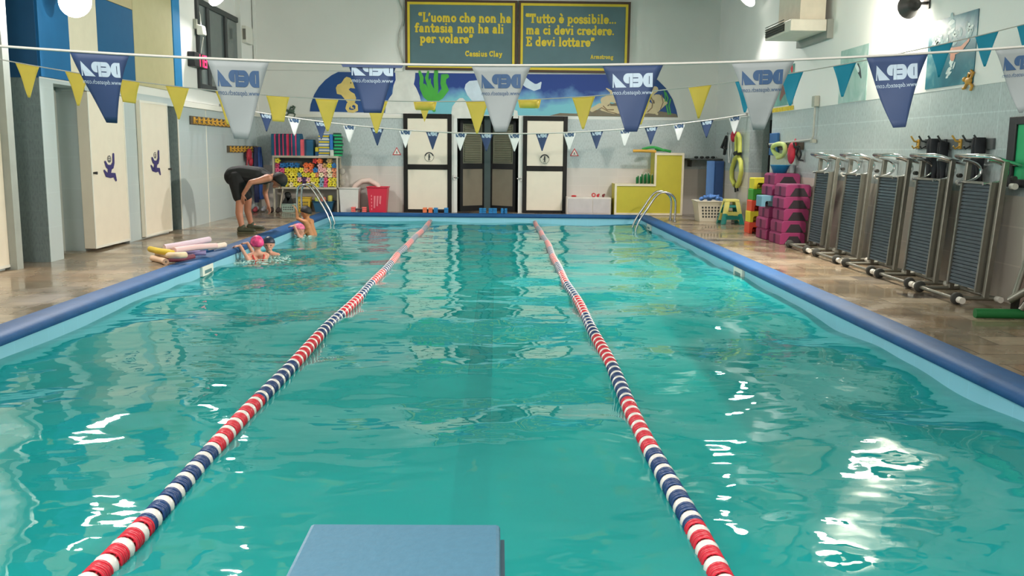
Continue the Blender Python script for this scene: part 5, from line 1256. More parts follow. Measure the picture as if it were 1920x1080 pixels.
# low white cabinet with red things on it
xw0, xw1 = at_y(1063, 380, YF - .4).x, at_y(1146, 380, YF - .4).x; zw = at_y(1105, 370, YF - .4).z
t = thing('white_cabinet', 'low pinkish-white two-door cabinet left of the yellow cabinet', 'cabinet', ((xw0+xw1)/2, YF-.2, 0))
m_ = MB(); m_.box((xw0, YF-.4, 0), (xw1, YF-.01, zw)); m_.build('body', mat('cabinet_offwhite', (226, 216, 208), .5), t, bevel=.005)
xm = at_y(1111, 380, YF - .4).x
for a_, b_ in ((xw0+.03, xm-.01), (xm+.01, xw1-.03)):
    m_ = MB(); m_.box((a_, YF-.412, .03), (b_, YF-.4, zw-.03)); m_.build('door', mat('cabinet_door_pale', (206, 196, 194), .35), t)
for i, (px, lab) in enumerate(((1076, 'flat red toy at the left end of the white cabinet'), (1113, 'red ring toy in the middle of the white cabinet'), (1121, 'red and dark toy on the white cabinet, second from its right end'), (1131, 'dark red toy at the right end of the white cabinet'))):
    x_ = at_y(px, 368, YF - .3).x; m_ = MB()
    if i == 0: m_.ball((x_, YF-.3, zw+.02), (.06, .04, .02))
    elif i == 1: m_.tube([(x_+.035*math.cos(a_), YF-.3, zw+.045+.035*math.sin(a_)) for a_ in np.linspace(0, 6.28, 15)[:-1]], .012, 8, closed=True)
    else: m_.ball((x_, YF-.3, zw+.033), (.03, .03, .033)); m_.ball((x_+.02, YF-.31, zw+.06), .018)
    solo(m_, 'rubber_toy', mat('toy_red_%d' % (i == 3), (200, 44, 50) if i != 3 else (120, 40, 42), .5), lab, 'toy')
# wall shelf, leaning mats
x0_ = at_y(1284, 300, YF-.2).x; zs = at_y(1310, 297, YF-.2).z
m_ = MB(); m_.box((x0_, YF-.75, zs-.03), (XR-.005, YF-.002, zs)); m_.box((x0_+.1, YF-.3, zs-.18), (x0_+.13, YF-.003, zs-.03)); solo(m_, 'wall_shelf', mat('counter_dark', (54, 58, 60), .5), 'dark wall shelf in the far right corner beside the yellow cabinet', 'shelf')
m_ = MB()
for i in range(5): m_.ball((x0_+.25+.12*i, YF-.18, zs+.025), (.05, .04, .025))
solo(m_, 'goggles_row', mat('rubber_dark', (40, 44, 46), .6), 'row of small dark things lying on the dark wall shelf', 'swim things')
for i, (y0_, y1_, rgb, lab) in enumerate(((18.5, 19.3, (100, 144, 206), 'light blue foam mat leaning on the right wall under the dark shelf'), (18.2, 18.9, (26, 62, 112), 'navy foam mat leaning in front of the light blue mat'))):
    x1_ = XR - .06 - .0*i; xx = x1_ - (.5 if i == 0 else .2)
    m_ = MB(); 
    Yq = 18.95 - .12*i; xa_, xb_ = (at_y(1325, 330, Yq).x, at_y(1340.5, 330, Yq).x) if i == 0 else (at_y(1341.5, 330, Yq).x, min(at_y(1359, 330, Yq).x, XR - .03))
    for k_ in range(1 + i): m_.box((xa_, Yq + .06*k_, 0), (xb_, Yq + .05 + .06*k_, zs - .045))
    solo(m_, 'foam_mat', mat('mat_blue_%d' % i, rgb, .6), lab, 'mat', bevel=.01)
# straps, belts and yellow noodle belt on the right wall
def rwp(px, py, off=.05): return tuple(rw(px, py, off))
STRAP = mat('strap_black', (30, 30, 32), .6)
t = thing('black_strap', 'black strap looped like a figure four on the right wall', 'strap', rwp(1357, 280))
m_ = MB(); m_.tube([rwp(1362, 256), rwp(1353, 277), rwp(1361, 279)], .03, 6); m_.tube([rwp(1362, 258, .04), rwp(1358, 290, .04)], .03, 6); m_.build('strap', STRAP, t)
m_ = MB(); m_.tube([rwp(1364, 249, 0), rwp(1364, 253, .06)], .012, 6); m_.build('hook', STEEL, t)
m_ = MB(); m_.tube([rwp(1369, 252), rwp(1366, 280), rwp(1367, 305), rwp(1369, 306), rwp(1372, 280), rwp(1371, 254)], .022, 6); solo(m_, 'white_strap', mat('strap_white', (196, 198, 196), .7), 'long white strap hanging on the right wall between the black strap and the yellow belt', 'strap')
m_ = MB(); m_.ball(rwp(1375, 256), (.05, .10, .11)); m_.ball(rwp(1377, 250), (.04, .06, .06)); solo(m_, 'swim_bonnet', mat('cap_red', (196, 40, 66), .6), 'crumpled red swimming cap hanging above the white strap', 'swimming cap')
YN = mat('belt_yellow', (204, 206, 96), .55, var=.06)
t = thing('float_belt', 'upper yellow foam float belt folded over a wall hook', 'float belt', rwp(1384, 252))
m_ = MB(); m_.tube([rwp(1381, 284, .06), rwp(1381, 258, .06), rwp(1384, 251, .07), rwp(1387, 258, .08), rwp(1387, 286, .08)], .042, 10); m_.build('foam', YN, t)
m_ = MB(); m_.tube([rwp(1379, 288, .06), rwp(1385, 287, .08)], .05, 8); m_.build('buckle', STRAP, t)
t = thing('float_belt', 'lower yellow foam float belt hanging as a long loop on the right wall', 'float belt', rwp(1382, 320))
m_ = MB(); m_.tube([rwp(1378, 348, .05), rwp(1372, 336, .05), rwp(1372, 318, .05), rwp(1378, 298, .06), rwp(1384, 292, .07), rwp(1389, 304, .07), rwp(1390, 322, .07), rwp(1386, 340, .06), rwp(1382, 350, .05)], .044, 10); m_.build('foam', YN, t)
m_ = MB(); m_.tube([rwp(1378, 348), rwp(1379, 360)], .02, 6); m_.tube([rwp(1382, 349), rwp(1383, 358)], .02, 6); m_.build('strap_ends', STRAP, t)
# laundry basket with blue towels, two nested stools
c = at_z(1336, 415, 0); o = basket(c.x + .02, 17.9, 0, .62, .74, .42, .50, .40, (226, 218, 200), 'laundry_basket', 'cream laundry basket with square holes and blue towels', 'basket', slots=(9, 4))
m_ = MB(); r2 = random.Random(3)
for i in range(26):
    p_ = Vector((c.x + .02 + r2.uniform(-.22, .24), 17.9 + r2.uniform(-.13, .13), .36)); p_.z += .12*(1 - ((p_.x-c.x)/.3)**2)*r2.uniform(.5, 1.1); m_.cap(p_, p_ + Vector((r2.uniform(-.1, .1), r2.uniform(-.05, .05), r2.uniform(-.03, .04))), r2.uniform(.02, .05), r2.uniform(.015, .04), 8)
o = solo(m_, 'blue_towels', mat('towel_blue', (94, 138, 208), .85, var=.45, scale=22), 'crumpled blue towels heaped in the cream laundry basket', 'towel')
q_ = o.modifiers.new('surface', 'REMESH'); q_.mode = 'VOXEL'; q_.voxel_size = .014; q_.use_smooth_shade = True; q_ = o.modifiers.new('smooth', 'SMOOTH'); q_.iterations = 6
def stool(rgb, label, x, y, z0, H, wb, wt_, nm):
    """plastic step stool: four splayed legs, arched aprons and a top"""
    o = thing('plastic_stool', label, 'stool', (x, y, z0)); m0 = mat('stool_' + nm, rgb, .4)
    m_ = MB(); m_.hexa([(x-wt_/2, y-wt_/2, z0+H-.05), (x+wt_/2, y-wt_/2, z0+H-.05), (x+wt_/2, y+wt_/2, z0+H-.05), (x-wt_/2, y+wt_/2, z0+H-.05), (x-wt_/2+.01, y-wt_/2+.01, z0+H), (x+wt_/2-.01, y-wt_/2+.01, z0+H), (x+wt_/2-.01, y+wt_/2-.01, z0+H), (x-wt_/2+.01, y+wt_/2-.01, z0+H)]); m_.build('top', m0, o, bevel=.012)
    for sx in (-1, 1):
        for sy in (-1, 1):
            m_ = MB(); l = .085
            def cr(w_, z): 
                X1, Y1 = x+sx*w_/2, y+sy*w_/2; return [(X1, Y1, z), (X1-sx*l, Y1, z), (X1-sx*l, Y1-sy*l, z), (X1, Y1-sy*l, z)]
            m_.hexa(cr(wb, z0) + cr(wt_, z0+H-.05)); m_.build('leg', m0, o, bevel=.006)
    for sy in (-1, 1):
        m_ = MB(); f = .35; w_ = wb + (wt_-wb)*f; m_.box((x-w_/2+.06, y+sy*(w_/2-.0), z0+H*f-.035), (x+w_/2-.06, y+sy*(w_/2-.02), z0+H*f+.035)); m_.build('rung', m0, o)
    return o
sx_ = at_z(1367, 419, 0)
stool((226, 218, 120), 'pale yellow step stool nested over the teal one beside the laundry basket', sx_.x, 17.25, .06, .41, .40, .27, 'yellow')
stool((24, 128, 118), 'teal step stool under the pale yellow one', sx_.x, 17.25, .0, .36, .44, .30, 'teal')

# colourful arched stools in a stack, bottom to top
def arch_block(o, x, y, z, W, D, H, m0, open_w=.55, open_h=.55, mi_in=None):
    """block with an arched opening through it, front to back"""
    a_ = W/2; ow = W*open_w/2; oh = H*open_h
    pl_ = [(-a_, 0), (-ow, 0), (-ow, oh*.75), (-ow*.75, oh), (ow*.75, oh), (ow, oh*.75), (ow, 0), (a_, 0), (a_, H*.9), (a_*.94, H), (-a_*.94, H), (-a_, H*.9)]
    m_ = MB(); n = len(pl_)
    vs = [(x+u, y-D/2, z+v) for u, v in pl_] + [(x+u, y+D/2, z+v) for u, v in pl_]
    fs = [(i, n+i, n+(i+1) % n, (i+1) % n) for i in range(n)]
    for k_ in (0, n):   # front and back faces as quads around the opening
        fs += [tuple(k_+i for i in (0, 1, 2, 3, 10, 11)), tuple(k_+i for i in (3, 4, 9, 10)), tuple(k_+i for i in (4, 5, 6, 7, 8, 9))]
    m_.add(vs, fs); return m_.build('body', m0, o, bevel=.006)
ST = [((236, 84, 58), 'red-orange arched stool at the bottom of the colourful stack', 'redorange'), ((236, 222, 58), 'yellow arched stool near the bottom of the stack, between two red ones', 'lemon'), ((232, 88, 70), 'red-orange arched stool in the middle of the colourful stack', 'redorange'),
      ((64, 164, 54), 'green arched stool second from the top of the colourful stack', 'leaf'), ((232, 226, 72), 'yellow arched stool on top of the colourful stack', 'lemon')]
b0 = at_z(1415, 434, 0); sy_ = 15.35; hx = at_y(1415, 434, sy_).x; Hs = (at_y(1420, 333, sy_).z)/5
for i, (rgb, lab, nm) in enumerate(ST):
    px = [1415, 1416, 1417.5, 1419, 1420.5][i]; x_ = at_y(px, 400, sy_).x
    o = thing('arched_stool', lab, 'stool', (x_, sy_, i*Hs), 'colourful arched stools in a stack')
    arch_block(o, x_, sy_, i*Hs, .25, .30, Hs - .001, mat('arch_' + nm, rgb, .5), .55, .55)
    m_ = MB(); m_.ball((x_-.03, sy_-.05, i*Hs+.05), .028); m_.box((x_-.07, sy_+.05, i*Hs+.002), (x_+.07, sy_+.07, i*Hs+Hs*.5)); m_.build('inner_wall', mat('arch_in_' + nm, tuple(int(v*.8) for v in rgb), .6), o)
# pink aerobic steps
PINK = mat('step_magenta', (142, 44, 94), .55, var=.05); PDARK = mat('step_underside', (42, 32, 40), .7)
def aero_step(label, x, y, z, W, D, H, group):
    o = thing('aerobic_step', label, 'aerobic step', (x, y, z), group)
    c = .03; m_ = MB(); a_, b_ = W/2, D/2
    pl_ = [(-a_, 0), (a_, 0), (a_, H*.80), (a_-.03, H), (-a_+.03, H), (-a_, H*.80)]
    m_.prism(pl_, lambda u, v, d: (x+u, d, z+v), y-b_, y+b_); m_.build('body', PINK, o, bevel=.008)
    m_ = MB()
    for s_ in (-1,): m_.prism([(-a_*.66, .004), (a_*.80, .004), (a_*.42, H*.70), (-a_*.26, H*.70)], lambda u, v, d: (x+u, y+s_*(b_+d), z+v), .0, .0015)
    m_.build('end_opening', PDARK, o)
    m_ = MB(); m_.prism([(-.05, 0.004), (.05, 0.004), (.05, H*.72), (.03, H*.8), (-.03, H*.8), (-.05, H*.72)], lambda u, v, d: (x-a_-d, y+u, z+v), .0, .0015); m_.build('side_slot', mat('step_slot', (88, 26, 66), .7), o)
    return o
yf_ = 13.35; sh = at_y(1480, 346, yf_).z/5
for i in range(5):
    x0_ = at_y([1463, 1466, 1470, 1470, 1474][i], 440 - i*22, yf_).x; x1_ = at_y([1510, 1512, 1517, 1520, 1522][i], 440 - i*22, yf_).x
    aero_step('magenta aerobic step in the front stack, ' + ('bottom one' if i == 0 else 'top one' if i == 4 else ORD[i] + ' from the bottom'), min((x0_+x1_)/2, XR-.03-(x1_-x0_)/2), yf_ + .28, i*sh, x1_-x0_, .55, sh-.001, 'magenta steps, front stack')
yr = 14.05; zb2 = 0; lev = [(1438, 1478), (1437, 1478), (1441, 1480), None, (1445, 1485), (1449, 1497)]
hr = at_y(1460, 325, yr).z/6
for i, l_ in enumerate(lev):
    if l_ is None:
        xx = at_y(1443, 377, yr).x; o = thing('arched_stool', 'light blue arched stool wedged in the rear stack of magenta steps', 'stool', (xx, yr+.15, i*hr))
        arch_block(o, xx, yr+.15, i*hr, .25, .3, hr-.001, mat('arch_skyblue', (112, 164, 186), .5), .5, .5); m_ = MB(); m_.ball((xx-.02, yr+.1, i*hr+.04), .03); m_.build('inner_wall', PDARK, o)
        xx += .26; o = thing('arched_stool', 'second light blue stool hidden behind the first in the rear stack', 'stool', (xx, yr+.2, i*hr)); arch_block(o, xx, yr+.2, i*hr, .24, .3, hr-.001, mat('arch_skyblue', (112, 164, 186), .5), .5, .5)
        continue
    x0_, x1_ = at_y(l_[0], 400, yr).x, at_y(l_[1], 400, yr).x
    aero_step('magenta aerobic step in the rear stack, ' + ('bottom one' if i == 0 else 'top one carrying the blue bowl' if i == 5 else ('just under the top one' if i == 4 else ORD[i] + ' from the bottom')), (x0_+x1_)/2, yr + .28, i*hr, x1_-x0_, .55, hr-.001, 'magenta steps, rear stack')
c = at_y(1462, 322, yr + .25); m_ = MB(); m_.lathe([(0, 0), (.10, 0), (.145, .115), (.155, .12), (.155, .126), (.138, .12), (.095, .012), (0, .012)], 20, (c.x, yr+.25, 6*hr)); solo(m_, 'plastic_bowl', mat('bowl_blue', (28, 128, 178), .4), 'bright blue plastic bowl on top of the magenta steps', 'bowl')
c = at_y(1482, 320, yr + .4); m_ = MB(); m_.hexa([(c.x-.04, yr+.32, 6*hr), (c.x+.04, yr+.32, 6*hr), (c.x+.04, yr+.48, 6*hr), (c.x-.04, yr+.48, 6*hr), (c.x-.045, yr+.31, 6*hr+.13), (c.x+.045, yr+.31, 6*hr+.13), (c.x+.045, yr+.49, 6*hr+.13), (c.x-.045, yr+.49, 6*hr+.13)]); solo(m_, 'clear_box', mat('box_clearish', (176, 190, 192), .2), 'greyish clear plastic box beside the blue bowl', 'box', bevel=.006)
# things hanging on the right wall above the steps
a = rw(1450, 271); zt2, zb2 = rw(1470, 268).z, rw(1470, 281).z; b = rw(1508, 275)
t = thing('hook_rack', 'dark hook rack on the right wall above the magenta steps', 'hook rack', (XR, (a.y+b.y)/2, zb2))
m_ = MB(); m_.box((XR-.02, b.y, zb2), (XR-.006, a.y, zt2)); m_.build('board', RACK, t)
for px in (1452, 1470, 1488, 1502):
    p = rw(px, 274); m_ = MB(); m_.tube([(XR-.02, p.y, p.z), (XR-.1, p.y, p.z-.02), (XR-.12, p.y, p.z+.05)], .014, 6); m_.build('hook', DARKG, t)
noodle([rwp(1466, 293, .12), rwp(1453, 287, .12), rwp(1449, 276, .14), rwp(1459, 270, .16), rwp(1470, 272, .16), rwp(1472, 283, .14), rwp(1467, 292, .13), rwp(1458, 295, .14)], .036, (206, 222, 138), 'pale green foam noodle coiled on the hook rack above the steps', 'foam_palegreen')
c = rw(1484, 285, .1); m_ = MB(); m_.ball(c + Vector((0, 0, -.02)), (.05, .13, .17)); m_.tube([c + Vector((.05, .06, .1)), c + Vector((.05, 0, .2)), c + Vector((.05, -.06, .1))], .012, 6); solo(m_, 'swim_bag', mat('bag_crimson', (196, 40, 62), .6), 'crimson bag hanging right of the pale green noodle coil', 'bag')
m_ = MB(); m_.tube([rwp(1497, 276, .08), rwp(1493, 290, .06), rwp(1498, 300, .06), rwp(1502, 290, .06), rwp(1499, 277, .08)], .016, 6); m_.tube([rwp(1498, 300, .06), rwp(1505, 301, .05)], .014, 6); solo(m_, 'black_strap', STRAP, 'black strap hanging at the end of the hook rack above the steps', 'strap')
c = Vector((XR - .05, R1 + .02, 0)); za, zb3 = rw(1441, 248).z, rw(1441, 292).z
m_ = MB(); m_.box((XR+.40, 16.9, at_y(1437, 300, 16.95).z), (XR+.72, 16.98, at_y(1437, 246, 16.95).z)); o = solo(m_, 'orange_towel', mat('towel_orange', (206, 96, 72), .8, var=.35, scale=9), 'orange patterned towel hanging in the dark doorway', 'towel')
m_ = MB(); m_.prism([(0, 0), (.3, .35), (.3, -.02)], lambda u, v, d: (XR+.50+u, 16.86-d, at_y(1437, 250, 16.9).z+v), 0, .02); solo(m_, 'red_pennant', mat('pennant_red', (176, 44, 56), .7), 'red pennant with pale trim above the orange towel', 'pennant')
pA = rw(1449, 250, .03); pB = rw(1441, 292, .03); m_ = MB(); m_.box((XR-.05, R1-.5, rw(1448, 291).z), (XR-.01, R1-.06, rw(1448, 250).z)); solo(m_, 'foam_board', mat('board_blue_hang', (44, 100, 158), .6), 'blue foam board hanging at the edge of the doorway, above the coiled noodle', 'foam board', bevel=.01)

# dark hook rack with trousers over the treadmills
a, b = rw(1722, 268), rw(1867, 266); zt2, zb2 = rw(1800, 261).z, rw(1800, 280).z
t = thing('hook_rack', 'grey hook rack with dark clothes above the treadmills', 'hook rack', (XR, (a.y+b.y)/2, zb2))
m_ = MB(); m_.box((XR-.025, b.y, zb2), (XR-.004, a.y, zt2)); m_.build('board', mat('rack_grey', (84, 88, 88), .5), t)
for i, px in enumerate((1727, 1742, 1760, 1778, 1806, 1826, 1848)):
    p = rw(px, 270); m0 = HOOKY if i in (0, 4) else DARKG; m_ = MB()
    m_.cbox((XR-.03, p.y, p.z), (.012, .05, .1)); m_.tube([(XR-.03, p.y, p.z+.02), (XR-.08, p.y, p.z+.03), (XR-.11, p.y+.02, p.z+.085)], .01, 6); m_.tube([(XR-.03, p.y, p.z-.02), (XR-.08, p.y, p.z-.05), (XR-.1, p.y, p.z-.02)], .009, 6); o = m_.build('hook', m0, t)
    if i in (0, 4): o['label'] = 'yellow hook'
CLOTH = mat('cloth_black', (26, 28, 34), .85, var=.2, scale=10)
def trousers(px, w_, ztop, zbot, label):
    y_ = rw(px, 300).y; vs = []; fs = []; k_, n = 12, 9
    o = thing('dark_trousers', label, 'trousers', (XR, y_, ztop), 'dark trousers on the grey hook rack')
    for s_ in (-1, 1):
        m_ = MB(); rows = []
        for j in range(n):
            f = j/(n-1); hw = w_*(.22 + .2*min(1, f*3))*(1 if f < .4 else 1-.15*f); cy_ = y_ + s_*w_*(.08 + .22*f); z_ = ztop + (zbot-ztop)*f
            rows.append([(XR - .07 - .03*math.sin(q*2*math.pi/k_*1 + j) * .5 - .035*math.sin(2*math.pi*q/k_), cy_ + hw*.55*math.cos(2*math.pi*q/k_), z_) for q in range(k_)])
        m_.v = [p for r_ in rows for p in r_]; m_.f = [(j*k_+q, j*k_+(q+1) % k_, (j+1)*k_+(q+1) % k_, (j+1)*k_+q) for j in range(n-1) for q in range(k_)] + [tuple(range(k_))[::-1], tuple((n-1)*k_+q for q in range(k_))]
        m_.mi = [0]*len(m_.f); m_.sm = [True]*len(m_.f); m_.build('trouser_leg', CLOTH, o)
zt3 = zt2 + .01
trousers(1760, .30, zt3, .75, 'dark trousers hanging leftmost on the grey hook rack')
trousers(1779, .20, zt3-.04, .72, 'narrow dark trousers hanging in the middle of the grey hook rack')
trousers(1846, .28, zt3, .8, 'dark trousers hanging at the right end of the grey hook rack')

# ------------------------------------------------------------------ folded pool treadmills along the right wall
BELT = mat('belt_slate', (54, 68, 76), .5, var=.2, scale=14); RUBBER = mat('wheel_rubber', (58, 58, 54), .7); CAPW = mat('foot_cap_white', (214, 210, 200), .5)
TMS = mat('treadmill_steel', (142, 140, 130), .36, .75, var=.06, scale=12)
def make_treadmill(label):
    o = thing('folded_treadmill', label, 'treadmill', (0, 0, 0), 'folded pool treadmills along the right wall')
    HB = .32; lean = lambda z: .085*z/1.3
    def X(x, z): return x + lean(z)
    for s_ in (-1, 1):
        m_ = MB(); m_.hexa([(X(-.025, .05), s_*HB-.022, .05), (X(.025, .05), s_*HB-.022, .05), (X(.025, .05), s_*HB+.022, .05), (X(-.025, .05), s_*HB+.022, .05), (X(-.025, 1.29), s_*HB-.022, 1.29), (X(.025, 1.29), s_*HB-.022, 1.29), (X(.025, 1.29), s_*HB+.022, 1.29), (X(-.025, 1.29), s_*HB+.022, 1.29)]); m_.build('post', TMS, o, bevel=.006)
    m_ = MB(); z0_, z1_ = .12, 1.08; n = 28
    for i in range(n):
        a_, b_ = z0_ + (z1_-z0_)*i/n, z0_ + (z1_-z0_)*(i+.72)/n; m_.hexa([(X(-.062, a_), -.245, a_), (X(-.03, a_), -.245, a_), (X(-.03, a_), .245, a_), (X(-.062, a_), .245, a_), (X(-.056, b_), -.245, b_), (X(-.03, b_), -.245, b_), (X(-.03, b_), .245, b_), (X(-.056, b_), .245, b_)])
    m_.hexa([(X(-.042, z0_), -.245, z0_), (X(-.012, z0_), -.245, z0_), (X(-.012, z0_), .245, z0_), (X(-.042, z0_), .245, z0_), (X(-.042, z1_), -.245, z1_), (X(-.012, z1_), -.245, z1_), (X(-.012, z1_), .245, z1_), (X(-.042, z1_), .245, z1_)])
    m_.build('belt', BELT, o)
    m_ = MB()
    for s_ in (-1, 1): m_.hexa([(X(-.075, .1), s_*.26-.014, .1), (X(-.005, .1), s_*.26-.014, .1), (X(-.005, .1), s_*.26+.014, .1), (X(-.075, .1), s_*.26+.014, .1), (X(-.075, 1.1), s_*.26-.014, 1.1), (X(-.005, 1.1), s_*.26-.014, 1.1), (X(-.005, 1.1), s_*.26+.014, 1.1), (X(-.075, 1.1), s_*.26+.014, 1.1)])
    m_.hexa([(X(-.07, 1.08), -.26, 1.08), (X(-.0, 1.08), -.26, 1.08), (X(-.0, 1.08), .26, 1.08), (X(-.07, 1.08), .26, 1.08), (X(-.07, 1.1), -.26, 1.1), (X(.0, 1.1), -.26, 1.1), (X(.0, 1.1), .26, 1.1), (X(-.07, 1.1), .26, 1.1)]); m_.build('deck_frame', TMS, o)
    m_ = MB(); t0 = X(0, 1.3); P = [(t0+.17, -HB, 1.245), (t0, -HB, 1.285), (t0-.12, -HB+.01, 1.325), (t0-.16, -HB+.06, 1.335), (t0-.16, HB-.06, 1.335), (t0-.12, HB-.01, 1.325), (t0, HB, 1.285), (t0+.17, HB, 1.245)]
    m_.tube(P, .021, 10); m_.build('top_handle', CHROME, o)
    for y_ in (-.2, .26):
        m_ = MB(); P = [(t0-.1+.19*math.sin(a_)*1.0, y_, 1.19+.105*math.cos(a_)) for a_ in np.linspace(0, math.pi, 12)]; P[-1] = (t0-.13, y_, 1.085); m_.tube(P, .016, 8); m_.build('curved_grip', CHROME, o)
    for s_ in (-1, 1):
        m_ = MB(); m_.tube([(.16, s_*HB, .05), (-.28, s_*HB, .05)], .02, 8); m_.build('foot_tube', TMS, o)
        m_ = MB(); m_.tube([(-.28, s_*(HB+.085), .05), (-.28, s_*(HB+.15), .05)], .03, 12); m_.build('foot_cap', CAPW, o)
        m_ = MB(); m_.tube([(.10, s_*(HB+.02), .05), (.10, s_*(HB+.09), .05)], .028, 12); m_.build('foot_cap', CAPW, o)
        m_ = MB(); m_.lathe([(0, -.02), (.05, -.02), (.056, -.012), (.056, .012), (.05, .02), (0, .02)], 16, (-.28, s_*(HB+.045), .056), 'y'); m_.build('wheel', RUBBER, o)
    m_ = MB(); m_.tube([(-.28, -HB-.09, .05), (-.28, HB+.09, .05)], .018, 8); m_.build('cross_tube', TMS, o)
    m_ = MB(); m_.tube([(.10, -HB-.03, .05), (.10, HB+.03, .05)], .018, 8); m_.build('cross_tube', TMS, o)
    m_ = MB(); m_.tube([(t0+.06, -HB-.01, 1.07), (t0+.06, -HB-.075, 1.07)], .028, 12); m_.build('roller', CAPW, o)
    m_ = MB(); m_.tube([(t0+.06, -HB-.01, 1.14), (t0+.06, -HB-.06, 1.14)], .022, 10); m_.build('knob', RUBBER, o)
    return o
tm0 = make_treadmill('folded steel treadmill nearest the camera')
TMX = [(4.45, 8.42), (4.46, 9.40), (4.46, 10.36), (4.47, 11.42), (4.48, 12.55)]
LAB = ['folded steel treadmill nearest the camera in the row', 'second folded treadmill from the camera in the row', 'middle one of the five folded treadmills', 'fourth folded treadmill from the camera, one before the last', 'farthest folded treadmill, beside the magenta steps']
for i, (x, y) in enumerate(TMX):
    if i == 0: tm0.location = (x, y, 0); tm0['label'] = LAB[0]
    else: dup(tm0, (x, y, 0), None, LAB[i])
# partly visible machine at the right edge, and the green foam bar on the deck
t = thing('exercise_bike', 'steel machine frame cut off by the right edge', 'exercise machine', (4.45, 7.1, 0))
m_ = MB(); m_.hexa([(4.62, 6.9, .02), (4.66, 6.9, .02), (4.66, 7.85, .02), (4.62, 7.85, .02), (4.64, 6.9, 1.02), (4.68, 6.9, 1.02), (4.68, 7.85, 1.02), (4.64, 7.85, 1.02)]); m_.build('brown_panel', mat('panel_brown', (112, 94, 84), .5, var=.1, stretch=(1, 1, 14)), t)
def q2(px, py, Y): return tuple(at_y(px, py, Y))
m_ = MB(); m_.tube([q2(1925, 488, 7.55), q2(1912, 525, 7.5), q2(1902, 556, 7.45)], .026, 8); m_.tube([q2(1893, 563, 7.4), q2(1925, 545, 7.3)], .03, 8); m_.tube([q2(1915, 580, 7.35), q2(1935, 552, 7.3)], .026, 8); m_.build('frame', TMS, t)
m_ = MB(); m_.hexa([tuple(at_z(1893, 588, 0)), tuple(at_z(1908, 590, 0)), tuple(at_z(1910, 580, 0)), tuple(at_z(1897, 578, 0)), q2(1896, 561, 7.42), q2(1912, 560, 7.38), q2(1914, 556, 7.44), q2(1899, 557, 7.48)]); m_.build('foot_bracket', DARKG, t)
o = noodle([fz(1828, 587, .038), fz(1870, 588, .038), fz(1925, 589, .038), fz(1990, 590, .038)], .042, (16, 104, 48), 'dark green foam bar lying on the deck before the treadmills', 'foam_bar_green')
o.name = 'foam_bar'

# ------------------------------------------------------------------ people
def skin_mat(name, rgb): 
    m = mat(name, rgb, .5, var=.06, scale=9); return m
def blob(mb, name, m0, parent, voxel, smooth=5):
    o = mb.build(name, m0, parent, recalc=False)
    r = o.modifiers.new('surface', 'REMESH'); r.mode = 'VOXEL'; r.voxel_size = voxel; r.use_smooth_shade = True
    q = o.modifiers.new('smooth', 'SMOOTH'); q.factor = .5; q.iterations = smooth
    return o
def hand(m_, wrist, d, palm_n, s=1.0, curl=.5):
    """palm, four unequal bent fingers and a side thumb.  d: pointing direction, palm_n: direction the palm faces"""
    d = Vector(d).normalized(); n = Vector(palm_n); n = (n - d*n.dot(d)).normalized(); b = d.cross(n); w_ = Vector(wrist)
    for k_ in (-1.5, -.5, .5, 1.5): m_.cap(w_, w_ + d*.085*s + b*k_*.019*s, .022*s, .013*s, 8)
    for k_, L in ((-1.5, .062), (-.5, .078), (.5, .083), (1.5, .07)):
        p0 = w_ + d*.085*s + b*k_*.019*s; p1 = p0 + (d*math.cos(curl*.5) + n*math.sin(curl*.5))*L*.5*s; p2 = p1 + (d*math.cos(curl*1.3) + n*math.sin(curl*1.3))*L*.5*s
        m_.cap(p0, p1, .0095*s, .009*s, 8); m_.cap(p1, p2, .009*s, .0075*s, 8)
    p0 = w_ + d*.03*s + b*.022*s; p1 = p0 + (d*.7 + b*.9 + n*.25).normalized()*.042*s; m_.cap(p0, p1, .013*s, .0105*s, 8); m_.cap(p1, p1 + (d*.9 + b*.3 + n*.3).normalized()*.03*s, .0105*s, .008*s, 8)
def head(m_, c, f, u, r):
    """skull, jaw, nose, ears; f faces forward, u up"""
    c = Vector(c); f = Vector(f).normalized(); u = Vector(u); u = (u - f*u.dot(f)).normalized(); s = f.cross(u)
    Rm = Matrix((f, s, u)).transposed()
    m_.ball(c + u*.1*r, (r*1.0, r*.82, r*1.0), 16, 12, R=Rm); m_.cap(c - u*.35*r + f*.25*r, c - u*.95*r + f*.5*r, .66*r, .34*r, 12)
    m_.cap(c + f*.92*r + u*.05*r, c + f*1.1*r - u*.28*r, .09*r, .15*r, 8); m_.cap(c + f*.86*r - u*.62*r - s*.2*r, c + f*.86*r - u*.62*r + s*.2*r, .11*r, .11*r, 8)
    for q in (-1, 1): m_.ball(c + s*q*.84*r - u*.08*r, (.16*r, .08*r, .26*r), 8, 6, R=Rm)
    return f, s, u
def eyes(c, f, s, u, r, parent):
    for q in (-1, 1):
        m_ = MB(); m_.ball(Vector(c) + f*.86*r + s*q*.34*r + u*.02*r, .1*r, 8, 6); m_.build('eye', mat('eye_dark', (40, 30, 28), .3), parent)
